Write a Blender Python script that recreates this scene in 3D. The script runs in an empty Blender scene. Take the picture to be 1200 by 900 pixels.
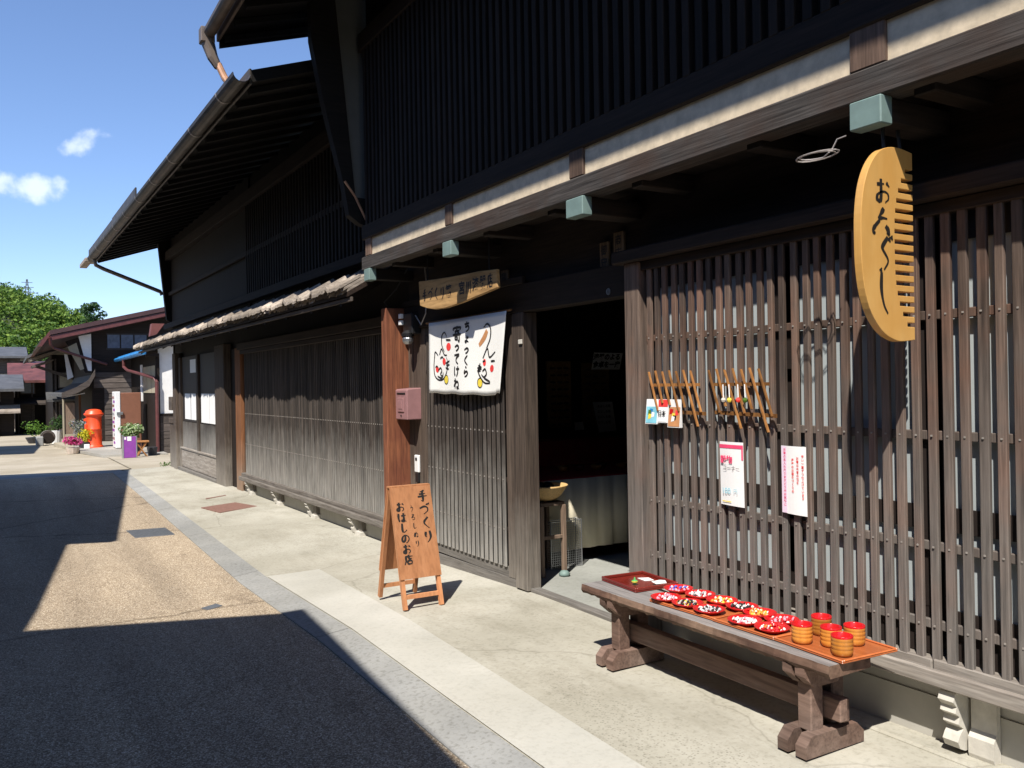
import bpy, bmesh, math, random
import numpy as np
from mathutils import Vector, Matrix
random.seed(7); RNG = np.random.default_rng(7)
scene = bpy.context.scene
C = scene.collection
rad = math.radians

# ------------------------------------------------------------------ camera
CAMZ = 1.63
yaw, pit, rol = rad(30.385), rad(-0.089), rad(-1.009)
fw = Vector((math.sin(yaw) * math.cos(pit), math.cos(yaw) * math.cos(pit), math.sin(pit)))
r0 = Vector((math.cos(yaw), -math.sin(yaw), 0)); u0 = r0.cross(fw)
rr = r0 * math.cos(rol) + u0 * math.sin(rol); uu = -r0 * math.sin(rol) + u0 * math.cos(rol)
cam = bpy.data.cameras.new('camera'); cam.sensor_width = 36; cam.lens = 36 * 1010 / 1200
cam.clip_start = 0.05; cam.clip_end = 3000
camo = bpy.data.objects.new('camera', cam); C.objects.link(camo)
camo.matrix_world = Matrix(((rr.x, uu.x, -fw.x, 0), (rr.y, uu.y, -fw.y, 0), (rr.z, uu.z, -fw.z, CAMZ), (0, 0, 0, 1)))
scene.camera = camo

# ------------------------------------------------------------------ light
SUN_DIR = Vector((1.0, 0.9, -1.8)).normalized()
sun_el = math.asin(-SUN_DIR.z); sun_az = math.atan2(-SUN_DIR.x, -SUN_DIR.y)   # clockwise from +Y
world = bpy.data.worlds.new('World'); scene.world = world; world.use_nodes = True
wn, wl = world.node_tree.nodes, world.node_tree.links
wn.clear()
wo = wn.new('ShaderNodeOutputWorld'); bg = wn.new('ShaderNodeBackground'); sky = wn.new('ShaderNodeTexSky')
sky.sky_type = 'NISHITA'; sky.sun_disc = False; sky.sun_elevation = sun_el; sky.sun_rotation = sun_az
sky.altitude = 900; sky.air_density = 1.0; sky.dust_density = 0.1; sky.ozone_density = 3.0
bg.inputs['Strength'].default_value = 0.126
# small fair-weather clouds in the sky itself (direction space, not screen space)
tcw = wn.new('ShaderNodeTexCoord')
def cloud_mask(direction, sx, sz, seed):
    d = Vector(direction).normalized()
    side = Vector((d.y, -d.x, 0)).normalized(); up = side.cross(d)
    def dot(v, k):
        n = wn.new('ShaderNodeVectorMath'); n.operation = 'DOT_PRODUCT'
        wl.new(tcw.outputs['Generated'], n.inputs[0]); n.inputs[1].default_value = tuple(v * k)
        return n.outputs['Value']
    nz = wn.new('ShaderNodeTexNoise'); nz.inputs['Scale'].default_value = 34; nz.inputs['Detail'].default_value = 7
    mp = wn.new('ShaderNodeMapping'); mp.inputs['Location'].default_value = (seed, seed * 2, 0)
    wl.new(tcw.outputs['Generated'], mp.inputs['Vector']); wl.new(mp.outputs['Vector'], nz.inputs['Vector'])
    a, b = dot(side, 1 / sx), dot(up, 1 / sz)
    def m(op, x, y):
        n = wn.new('ShaderNodeMath'); n.operation = op
        for i, v in enumerate((x, y)):
            if isinstance(v, (int, float)): n.inputs[i].default_value = v
            else: wl.new(v, n.inputs[i])
        return n.outputs[0]
    b = m('SUBTRACT', b, m('MULTIPLY', a, 0.55 if seed < 2 else -0.2))
    r2 = m('ADD', m('MULTIPLY', a, a), m('MULTIPLY', b, b))
    v = m('SUBTRACT', m('MULTIPLY', nz.outputs['Fac'], 2.6), m('ADD', r2, 0.62))
    mr = wn.new('ShaderNodeMapRange'); mr.inputs['From Min'].default_value = 0.0; mr.inputs['From Max'].default_value = 0.75
    mr.interpolation_type = 'SMOOTHSTEP'
    wl.new(v, mr.inputs['Value'])
    front = m('GREATER_THAN', dot(d, 1.0), 0.0)
    return m('MULTIPLY', mr.outputs['Result'], front)
def pixdir(px, py): return fw + rr * ((px - 600) / 1010) + uu * ((450 - py) / 1010)
m1 = cloud_mask(pixdir(97, 167), 0.031, 0.0175, 1.3); m2 = cloud_mask(pixdir(36, 219), 0.054, 0.019, 4.1)
mx = wn.new('ShaderNodeMath'); mx.operation = 'MAXIMUM'; wl.new(m1, mx.inputs[0]); wl.new(m2, mx.inputs[1])
sc_ = wn.new('ShaderNodeMath'); sc_.operation = 'MULTIPLY'; sc_.inputs[1].default_value = 0.8; wl.new(mx.outputs[0], sc_.inputs[0])
mixc = wn.new('ShaderNodeMix'); mixc.data_type = 'RGBA'; mixc.inputs['B'].default_value = (5.4, 6.0, 7.2, 1)
wl.new(sc_.outputs[0], mixc.inputs['Factor']); tint = wn.new('ShaderNodeMix'); tint.data_type = 'RGBA'; tint.blend_type = 'MULTIPLY'; tint.inputs['Factor'].default_value = 1.0; tint.inputs['B'].default_value = (0.88, 0.90, 1.0, 1); wl.new(sky.outputs['Color'], tint.inputs['A']); wl.new(tint.outputs['Result'], mixc.inputs['A'])
wl.new(mixc.outputs['Result'], bg.inputs['Color']); wl.new(bg.outputs['Background'], wo.inputs['Surface'])
sl = bpy.data.lights.new('sun', 'SUN'); sl.energy = 5.0; sl.angle = rad(0.53); sl.color = (1.0, 0.945, 0.86)
so = bpy.data.objects.new('sun', sl); C.objects.link(so); so.rotation_euler = SUN_DIR.to_track_quat('-Z', 'Y').to_euler(); so.location = (-6, -6, 12)
vs = scene.view_settings; vs.view_transform = 'Standard'; vs.look = 'None'; vs.exposure = 0.62; vs.gamma = 1.0
scene.render.engine = 'CYCLES'
scene.cycles.max_bounces = 8; scene.cycles.use_denoising = True

# ------------------------------------------------------------------ materials
MATS = {}
class N:
    def __init__(s, name):
        s.m = bpy.data.materials.new(name); s.m.use_nodes = True; s.t = s.m.node_tree; s.n = s.t.nodes; s.l = s.t.links
        s.b = s.n['Principled BSDF']; MATS[name] = s.m
    def add(s, typ, **kw):
        n = s.n.new('ShaderNode' + typ)
        for k, v in kw.items():
            if k in n.inputs: n.inputs[k].default_value = v
            else: setattr(n, k, v)
        return n
    def link(s, a, b): s.l.new(a, b)
    def ramp(s, fac, stops):
        r = s.add('ValToRGB'); e = r.color_ramp.elements
        while len(e) < len(stops): e.new(0.5)
        for el, (p, c) in zip(e, stops): el.position = p; el.color = (*c, 1) if len(c) == 3 else c
        s.link(fac, r.inputs['Fac']); return r.outputs['Color']
    def mix(s, a, b, f, mode='MIX'):
        n = s.add('Mix', data_type='RGBA', blend_type=mode)
        for k, v in (('A', a), ('B', b), ('Factor', f)):
            sock = [i for i in n.inputs if i.name == k and i.type == ('VALUE' if k == 'Factor' else 'RGBA')][0]
            if isinstance(v, (int, float)): sock.default_value = v
            elif isinstance(v, tuple): sock.default_value = (*v, 1)
            else: s.link(v, sock)
        return [o for o in n.outputs if o.type == 'RGBA'][0]
    def coords(s, kind='Object', scale=(1, 1, 1), rnd=0.0):
        tc = s.add('TexCoord'); v = tc.outputs[kind]
        if rnd:
            oi = s.add('ObjectInfo'); mm = s.add('VectorMath', operation='SCALE'); mm.inputs[0].default_value = (3.1, 7.7, 5.3)
            k = s.add('Math', operation='MULTIPLY'); k.inputs[1].default_value = rnd; s.link(oi.outputs['Random'], k.inputs[0]); s.link(k.outputs[0], mm.inputs['Scale'])
            ad = s.add('VectorMath', operation='ADD'); s.link(v, ad.inputs[0]); s.link(mm.outputs[0], ad.inputs[1]); v = ad.outputs[0]
        mp = s.add('Mapping'); mp.inputs['Scale'].default_value = scale; s.link(v, mp.inputs['Vector']); return mp.outputs['Vector']
    def noise(s, vec, scale, detail=5, rough=0.6):
        n = s.add('TexNoise', Scale=scale, Detail=detail, Roughness=rough); s.link(vec, n.inputs['Vector']); return n.outputs['Fac']
    def bump(s, h, strength=0.3, dist=0.01):
        b = s.add('Bump', Strength=strength, Distance=dist); s.link(h, b.inputs['Height']); s.link(b.outputs['Normal'], s.b.inputs['Normal'])
    def out(s, col, rough=0.6, spec=None, metal=0.0):
        if isinstance(col, tuple): s.b.inputs['Base Color'].default_value = (*col, 1)
        else: s.link(col, s.b.inputs['Base Color'])
        s.b.inputs['Roughness'].default_value = rough; s.b.inputs['Metallic'].default_value = metal
        if spec is not None: s.b.inputs['Specular IOR Level'].default_value = spec
        return s.m

def wood(name, dark, light, axis='z', grain=34, rough=0.75, bleach=None, bz=(0.0, 0.9), red=None, bump=0.35, spec=0.25, crk=0.5):
    s = N(name); along, across = 1.6, 1.0
    sc = {'x': (along / grain, 1, 1), 'y': (1, along / grain, 1), 'z': (1, 1, along / grain)}[axis]
    v = s.coords('Object', sc, rnd=9.0)
    g = s.noise(v, grain, 6, 0.65); f = s.noise(v, grain * 3.2, 3, 0.5)
    big = s.noise(s.coords('Object', (1, 1, 1), rnd=5.0), 2.2, 4)
    col = s.ramp(g, [(0.28, dark), (0.72, light)])
    if red: col = s.mix(col, red, s.ramp(big, [(0.45, (0, 0, 0)), (0.68, (0.8, 0.8, 0.8))]))
    oi = s.add('ObjectInfo'); mr = s.add('MapRange'); mr.inputs['To Min'].default_value = 0.62; mr.inputs['To Max'].default_value = 1.38
    s.link(oi.outputs['Random'], mr.inputs['Value'])
    hsv = s.add('HueSaturation'); s.link(col, hsv.inputs['Color']); s.link(mr.outputs[0], hsv.inputs['Value']); col = hsv.outputs[0]
    if bleach:
        geo = s.add('NewGeometry'); sep = s.add('SeparateXYZ'); s.link(geo.outputs['Position'], sep.inputs[0])
        ad = s.add('Math', operation='ADD'); k = s.add('Math', operation='MULTIPLY_ADD'); s.link(big, k.inputs[0]); k.inputs[1].default_value = 0.9; k.inputs[2].default_value = -0.45
        s.link(sep.outputs['Z'], ad.inputs[0]); s.link(k.outputs[0], ad.inputs[1])
        m2_ = s.add('MapRange'); m2_.inputs['From Min'].default_value = bz[0]; m2_.inputs['From Max'].default_value = bz[1]; m2_.inputs['To Min'].default_value = 0.85; m2_.inputs['To Max'].default_value = 0.0
        s.link(ad.outputs[0], m2_.inputs['Value'])
        bl = s.ramp(g, [(0.3, tuple(c * 0.62 for c in bleach)), (0.7, bleach)])
        col = s.mix(col, bl, m2_.outputs[0])
    cr = s.ramp(f, [(0.35, (0.45, 0.45, 0.45)), (0.55, (1, 1, 1))]); col = s.mix(col, cr, crk, 'MULTIPLY')
    s.bump(g, bump, 0.004); return s.out(col, rough, spec)

def plain(name, col, rough=0.6, metal=0.0, var=0.25, scale=7.0, spec=None, bump=0.0, coat=0.0):
    s = N(name); n = s.noise(s.coords('Object', (1, 1, 1), rnd=6.0), scale, 6, 0.62)
    c = s.ramp(n, [(0.25, tuple(x * (1 - var) for x in col)), (0.75, tuple(min(1, x * (1 + var)) for x in col))])
    if bump: s.bump(n, bump, 0.006)
    m = s.out(c, rough, spec, metal)
    if coat: s.b.inputs['Coat Weight'].default_value = coat; s.b.inputs['Coat Roughness'].default_value = 0.15
    return m

M = {}
M['lattice'] = wood('lattice_wood', (0.042, 0.029, 0.023), (0.165, 0.118, 0.092), 'z', bleach=(0.225, 0.21, 0.195), bz=(0.2, 1.9), red=(0.17, 0.092, 0.063))
M['lattice2'] = wood('weathered_lattice_wood', (0.020, 0.016, 0.0135), (0.088, 0.072, 0.061), 'z', bleach=(0.48, 0.46, 0.42), bz=(-0.05, 1.1))
M['frame_z'] = wood('frame_wood_upright', (0.028, 0.020, 0.016), (0.105, 0.078, 0.060), 'z', bleach=(0.33, 0.30, 0.26), bz=(-0.15, 0.75))
M['frame_y'] = wood('frame_wood_level', (0.035, 0.028, 0.023), (0.115, 0.092, 0.077), 'y', bleach=(0.24, 0.225, 0.205), bz=(-0.1, 1.0))
M['sill'] = wood('weathered_sill_wood', (0.16, 0.135, 0.115), (0.34, 0.31, 0.275), 'y', grain=26)
M['beam'] = wood('main_beam_wood', (0.013, 0.011, 0.010), (0.090, 0.080, 0.073), 'y', grain=60, red=(0.05, 0.032, 0.024), bump=0.8)
M['dark_y'] = wood('shaded_wood_level', (0.010, 0.0062, 0.0045), (0.032, 0.020, 0.014), 'y')  # level, upright and cross dark timber: base colours deepened to near-black for shade
M['dark_z'] = wood('shaded_wood_upright', (0.0065, 0.004, 0.003), (0.021, 0.0135, 0.0098), 'z')
M['dark_x'] = wood('shaded_wood_cross', (0.008, 0.0055, 0.0045), (0.026, 0.018, 0.014), 'x')
M['roof_dark'] = wood('shaded_roof_wood', (0.003, 0.0025, 0.0022), (0.010, 0.0075, 0.006), 'x')  # shade under the eaves put into the colour, so rafters barely show
M['stud'] = wood('reddish_stud_wood', (0.07, 0.045, 0.033), (0.20, 0.13, 0.095), 'z')
M['red_post'] = wood('red_brown_post_wood', (0.075, 0.028, 0.016), (0.27, 0.10, 0.048), 'z', grain=30, red=(0.13, 0.042, 0.024))
M['bench'] = wood('bench_wood', (0.095, 0.056, 0.042), (0.19, 0.122, 0.094), 'y', grain=24, bleach=(0.29, 0.23, 0.195), bz=(-0.25, 0.2))
M['bench_top'] = wood('bench_top_wood', (0.16, 0.145, 0.14), (0.30, 0.28, 0.27), 'y', grain=26)
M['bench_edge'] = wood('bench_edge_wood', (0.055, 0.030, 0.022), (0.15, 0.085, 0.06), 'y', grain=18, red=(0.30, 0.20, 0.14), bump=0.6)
M['comb'] = wood('varnished_comb_wood', (0.76, 0.40, 0.105), (0.85, 0.50, 0.165), 'z', grain=8, rough=0.35, bump=0.04, spec=0.45, crk=0.08, red=(0.74, 0.38, 0.095))
M['board'] = wood('varnished_sign_wood', (0.40, 0.17, 0.075), (0.55, 0.26, 0.125), 'z', grain=16, rough=0.5, bump=0.12, crk=0.3, red=(0.47, 0.21, 0.095))
M['bamboo'] = wood('bamboo', (0.20, 0.085, 0.028), (0.38, 0.18, 0.06), 'z', grain=20, rough=0.45)
M['sign_wood'] = wood('tan_name_board_wood', (0.27, 0.155, 0.06), (0.44, 0.27, 0.115), 'y', grain=14)
M['plaque'] = wood('plaque_wood', (0.10, 0.06, 0.03), (0.22, 0.14, 0.08), 'z')
M['cupwood'] = wood('turned_cup_wood', (0.40, 0.145, 0.022), (0.54, 0.215, 0.04), 'z', grain=18, rough=0.3, bump=0.05, spec=0.5, crk=0.1)
M['tray'] = wood('orange_lacquer_tray_wood', (0.30, 0.075, 0.022), (0.46, 0.14, 0.045), 'y', grain=14, rough=0.35, bump=0.05, spec=0.5, crk=0.15)
M['plank'] = wood('grey_shingle_wood', (0.17, 0.138, 0.112), (0.50, 0.43, 0.36), 'x', grain=30, bump=0.9, red=(0.20, 0.165, 0.13))
M['clap'] = wood('clapboard_wood', (0.06, 0.048, 0.042), (0.14, 0.115, 0.10), 'x', grain=18)
M['brown_panel'] = wood('brown_panel_wood', (0.16, 0.11, 0.08), (0.25, 0.18, 0.13), 'z', grain=14)
M['tan_post'] = wood('orange_post_wood', (0.12, 0.05, 0.022), (0.27, 0.115, 0.05), 'z', bleach=(0.36, 0.27, 0.20), bz=(-.2, .7))
M['plaster'] = plain('cream_plaster', (0.60, 0.50, 0.36), 0.95, var=0.22, scale=14, bump=0.35)
M['white_plaster'] = plain('white_plaster', (0.74, 0.73, 0.71), 0.9, var=0.08)
M['tan_plaster'] = plain('tan_plaster', (0.33, 0.29, 0.21), 0.95, var=0.1)
M['grey_plaster'] = plain('grey_plaster', (0.10, 0.10, 0.092), 0.95, var=0.1)
M['copper'] = plain('verdigris_copper', (0.155, 0.225, 0.21), 0.6, var=0.18, scale=9)
M['gutter'] = plain('weathered_copper_gutter', (0.17, 0.135, 0.11), 0.5, 0.35, var=0.4, scale=5)
M['gutter_grey'] = plain('grey_metal_gutter', (0.075, 0.064, 0.056), 0.5, 0.3, var=0.5, scale=4)
M['rust_pipe'] = plain('rusty_copper_pipe', (0.36, 0.20, 0.12), 0.55, 0.2, var=0.5, scale=6)
M['maroon'] = plain('maroon_painted_metal', (0.105, 0.03, 0.028), 0.5, var=0.3)
M['maroon_roof'] = plain('maroon_sheet_roof', (0.062, 0.028, 0.027), 0.45, var=0.35, scale=3)
M['red_roof'] = plain('faded_red_sheet_roof', (0.125, 0.04, 0.034), 0.6, var=0.6, scale=1.5)
M['grey_roof'] = plain('grey_sheet_roof', (0.085, 0.085, 0.086), 0.55, var=0.45, scale=2)
M['blue'] = plain('bright_blue_paint', (0.03, 0.22, 0.52), 0.45, var=0.4, scale=3)
M['stone_base'] = plain('grey_base_board', (0.40, 0.385, 0.345), 0.9, var=0.12, scale=5, bump=0.2)
M['carved'] = plain('bleached_carved_wood', (0.50, 0.475, 0.42), 0.9, var=0.15, scale=18, bump=0.4)
M['pane'] = plain('frosted_window_pane', (0.38, 0.42, 0.43), 0.3, var=0.06)
M['mullion'] = plain('dark_window_frame', (0.018, 0.012, 0.010), 0.6)
M['black'] = plain('black_plastic', (0.012, 0.012, 0.013), 0.4)
M['ink'] = plain('black_ink', (0.012, 0.010, 0.009), 0.6, var=0.2)
M['ink_brown'] = plain('brown_ink', (0.05, 0.022, 0.012), 0.6)
M['white'] = plain('white_paper', (0.80, 0.80, 0.79), 0.8, var=0.03)
M['pinkish'] = plain('pink_tinted_paper', (0.82, 0.66, 0.80), 0.8, var=0.03)
M['pink'] = plain('pink_print', (0.78, 0.06, 0.16), 0.7)
M['blueprint'] = plain('pale_blue_print', (0.22, 0.55, 0.66), 0.7)
M['redprint'] = plain('red_print', (0.75, 0.04, 0.035), 0.7)
M['yellow'] = plain('yellow_print', (0.80, 0.62, 0.06), 0.7)
M['orange_print'] = plain('brown_orange_print', (0.48, 0.22, 0.09), 0.7)
M['cloth'] = plain('white_cotton', (0.80, 0.79, 0.75), 0.95, var=0.03, scale=30)
M['cream_cloth'] = plain('cream_table_cloth', (0.60, 0.55, 0.42), 0.95, var=0.06, scale=3)
M['red_cloth'] = plain('dark_red_cloth', (0.42, 0.018, 0.02), 0.9)
M['mauve'] = plain('mauve_painted_metal', (0.28, 0.145, 0.145), 0.5, var=0.12, scale=12)
M['steel'] = plain('galvanised_wire', (0.42, 0.43, 0.44), 0.35, 0.8)
M['wire'] = plain('pale_wire', (0.42, 0.38, 0.36), 0.5, 0.3)
M['lacquer'] = plain('red_lacquer', (0.50, 0.012, 0.014), 0.18, var=0.15, spec=0.6)
M['lacquer_dark'] = plain('dark_red_lacquer', (0.15, 0.018, 0.012), 0.22, var=0.3, spec=0.6)
M['vermilion'] = plain('vermilion_paint', (0.78, 0.075, 0.018), 0.4, var=0.06)
M['purple'] = plain('purple_panel', (0.24, 0.05, 0.32), 0.6, var=0.15)
M['machine_white'] = plain('white_enamel', (0.75, 0.75, 0.74), 0.4, var=0.03)
M['machine_brown'] = plain('brown_enamel', (0.20, 0.085, 0.05), 0.5, var=0.1)
M['glass'] = plain('dark_glass', (0.03, 0.035, 0.045), 0.08, var=0.1, spec=0.7)
M['pane_blue'] = plain('curtained_pane', (0.10, 0.12, 0.17), 0.2, var=0.3)
M['terracotta'] = plain('pale_clay', (0.55, 0.46, 0.38), 0.8)
M['stool'] = plain('stool_wood', (0.36, 0.16, 0.05), 0.6)
M['basket'] = plain('woven_bamboo', (0.55, 0.36, 0.15), 0.7, var=0.3, scale=60, bump=0.5)
M['rust_iron'] = plain('rusty_iron_plate', (0.20, 0.105, 0.08), 0.8, var=0.25, scale=20, bump=0.3)
M['iron'] = plain('dark_iron_grate', (0.10, 0.11, 0.125), 0.7, var=0.25, scale=25, bump=0.4)
M['nail'] = plain('nail_heads', (0.26, 0.235, 0.21), 0.5)
M['pot_dark'] = plain('dark_pot', (0.03, 0.03, 0.035), 0.6)

def mat_concrete(name, c1, c2, crack=True, scale=1.0, spots=0.5):
    s = N(name); v = s.coords('Object')
    a = s.noise(v, 1.1 * scale, 7, 0.68); b = s.noise(v, 38 * scale, 4, 0.6); d = s.noise(v, 0.35, 3)
    col = s.ramp(a, [(0.32, c1), (0.66, c2)])
    col = s.mix(col, s.ramp(b, [(0.30, (0.62, 0.61, 0.58)), (0.5, (1, 1, 1))]), spots, 'MULTIPLY')
    col = s.mix(col, s.ramp(d, [(0.4, (0.82, 0.80, 0.74)), (0.62, (1.06, 1.05, 1.02))]), 0.8, 'MULTIPLY')
    if crack:
        # coarse roughened patches where the surface has worn to the aggregate
        w = s.noise(s.coords('Object', (1, 0.55, 1)), 0.9, 2); pat = s.ramp(w, [(0.52, (0, 0, 0)), (0.60, (1, 1, 1))])
        vo = s.add('TexVoronoi', Scale=55.0); s.link(v, vo.inputs['Vector'])
        sp = s.ramp(vo.outputs['Distance'], [(0.12, (0.45, 0.44, 0.42)), (0.36, (1, 1, 1))])
        col = s.mix(col, s.mix(col, sp, 0.65, 'MULTIPLY'), pat)
        # stains
        st = s.noise(s.coords('Object', (1.6, 0.5, 1)), 1.7, 8, 0.75); col = s.mix(col, s.ramp(st, [(0.36, (0.70, 0.68, 0.64)), (0.50, (1, 1, 1))]), 0.5, 'MULTIPLY')
        vc = s.add('TexVoronoi', feature='DISTANCE_TO_EDGE', Scale=0.42)
        wv = s.add('Mix', data_type='VECTOR'); nn = s.add('TexNoise', Scale=2.4, Detail=6.0); s.link(v, nn.inputs['Vector'])
        wv.inputs['Factor'].default_value = 0.22
        s.link(v, wv.inputs[4]); s.link(nn.outputs['Color'], wv.inputs[5]); s.link(wv.outputs[1], vc.inputs['Vector'])
        col = s.mix(col, s.ramp(vc.outputs['Distance'], [(0.001, (0.45, 0.43, 0.40)), (0.004, (1, 1, 1))]), 0.4, 'MULTIPLY')
    s.bump(b, 0.35, 0.004); return s.out(col, 0.9, 0.2)
M['concrete'] = mat_concrete('worn_concrete', (0.345, 0.332, 0.285), (0.455, 0.44, 0.39))
M['concrete_new'] = mat_concrete('pale_new_concrete', (0.42, 0.415, 0.385), (0.50, 0.49, 0.455), crack=False, spots=0.3)
M['granite'] = mat_concrete('grey_granite', (0.245, 0.25, 0.252), (0.335, 0.338, 0.336), crack=False, spots=0.8)
M['shop_floor'] = mat_concrete('shop_floor_concrete', (0.26, 0.27, 0.26), (0.36, 0.37, 0.355), crack=False, spots=0.4)
M['far_paving'] = mat_concrete('far_concrete', (0.34, 0.30, 0.235), (0.43, 0.385, 0.31), crack=False)
M['lower_apron'] = mat_concrete('grey_apron_concrete', (0.27, 0.26, 0.24), (0.36, 0.345, 0.315), crack=False)
def mat_road():
    s = N('aggregate_asphalt'); v = s.coords('Object')
    vo = s.add('TexVoronoi', Scale=130.0); s.link(v, vo.inputs['Vector'])
    sep = s.add('SeparateColor'); s.link(vo.outputs['Color'], sep.inputs[0])
    grain = s.ramp(sep.outputs[0], [(0.0, (0.27, 0.22, 0.165)), (0.45, (0.43, 0.362, 0.282)), (0.8, (0.575, 0.50, 0.405)), (1.0, (0.80, 0.735, 0.64))])
    edge = s.ramp(vo.outputs['Distance'], [(0.25, (1, 1, 1)), (0.75, (0.34, 0.31, 0.29))])
    col = s.mix(grain, edge, 0.8, 'MULTIPLY')
    a = s.noise(s.coords('Object', (1, 0.4, 1)), 0.8, 6, 0.7)
    col = s.mix(col, s.ramp(a, [(0.3, (0.88, 0.85, 0.79)), (0.7, (1.14, 1.09, 1.0))]), 1.0, 'MULTIPLY')
    vc = s.add('TexVoronoi', feature='DISTANCE_TO_EDGE', Scale=0.3); nn = s.add('TexNoise', Scale=3.0, Detail=6.0); s.link(v, nn.inputs['Vector'])
    wv = s.add('Mix', data_type='VECTOR'); wv.inputs['Factor'].default_value = 0.2; s.link(v, wv.inputs[4]); s.link(nn.outputs['Color'], wv.inputs[5]); s.link(wv.outputs[1], vc.inputs['Vector'])
    col = s.mix(col, s.ramp(vc.outputs['Distance'], [(0.002, (0.30, 0.28, 0.26)), (0.009, (1, 1, 1))]), 0.55, 'MULTIPLY')
    wear = s.noise(s.coords('Object', (1.5, 0.10, 1)), 1.6, 4, 0.6); col = s.mix(col, s.ramp(wear, [(0.35, (0.80, 0.79, 0.78)), (0.60, (1.08, 1.07, 1.05))]), 0.9, 'MULTIPLY')
    oil = s.noise(v, 2.6, 5, 0.7); col = s.mix(col, s.ramp(oil, [(0.30, (0.62, 0.60, 0.58)), (0.42, (1, 1, 1))]), 0.7, 'MULTIPLY')
    s.bump(vo.outputs['Distance'], 0.5, 0.006); return s.out(col, 0.85, 0.25)
M['road'] = mat_road()
def mat_leaf(name, cols, rough=0.55):
    s = N(name); g = s.add('NewGeometry'); col = s.ramp(g.outputs['Random Per Island'], [(i / (len(cols) - 1), c) for i, c in enumerate(cols)])
    n = s.noise(s.coords('Object'), 0.22, 3); col = s.mix(col, s.ramp(n, [(0.35, (0.62, 0.72, 0.7)), (0.65, (1.2, 1.12, 0.9))]), 0.9, 'MULTIPLY')
    m = s.out(col, rough, 0.25); s.b.inputs['Subsurface Weight'].default_value = 0
    tr = s.add('BsdfTranslucent'); s.link(col, tr.inputs['Color']); ms = s.add('MixShader'); ms.inputs[0].default_value = 0.3
    o = s.n['Material Output']; s.link(s.b.outputs[0], ms.inputs[1]); s.link(tr.outputs[0], ms.inputs[2]); s.link(ms.outputs[0], o.inputs['Surface']); return m
M['leaf'] = mat_leaf('forest_leaves', [(0.04, 0.09, 0.018), (0.085, 0.165, 0.028), (0.145, 0.24, 0.04), (0.21, 0.30, 0.06)])
M['leaf_dark'] = mat_leaf('dark_leaves', [(0.022, 0.055, 0.018), (0.04, 0.09, 0.025), (0.07, 0.13, 0.035)])
M['leaf_pot'] = mat_leaf('potted_leaves', [(0.06, 0.13, 0.03), (0.14, 0.24, 0.06), (0.34, 0.42, 0.22), (0.55, 0.58, 0.45)])
M['leaf_green'] = mat_leaf('fresh_leaves', [(0.04, 0.11, 0.02), (0.09, 0.20, 0.03), (0.16, 0.28, 0.05)])
M['flower_pink'] = mat_leaf('pink_petals', [(0.50, 0.04, 0.22), (0.62, 0.08, 0.32), (0.10, 0.16, 0.04)])
M['flower_yellow'] = mat_leaf('yellow_petals', [(0.65, 0.55, 0.02), (0.75, 0.66, 0.05), (0.20, 0.28, 0.04)])
M['flower_white'] = mat_leaf('pale_petals', [(0.10, 0.18, 0.05), (0.30, 0.32, 0.30), (0.20, 0.22, 0.34), (0.07, 0.13, 0.04)])
M['bark'] = plain('tree_bark', (0.06, 0.045, 0.035), 0.9, var=0.3)
M['soil'] = plain('hillside_soil', (0.035, 0.05, 0.02), 0.95, var=0.3, scale=0.3)

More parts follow.
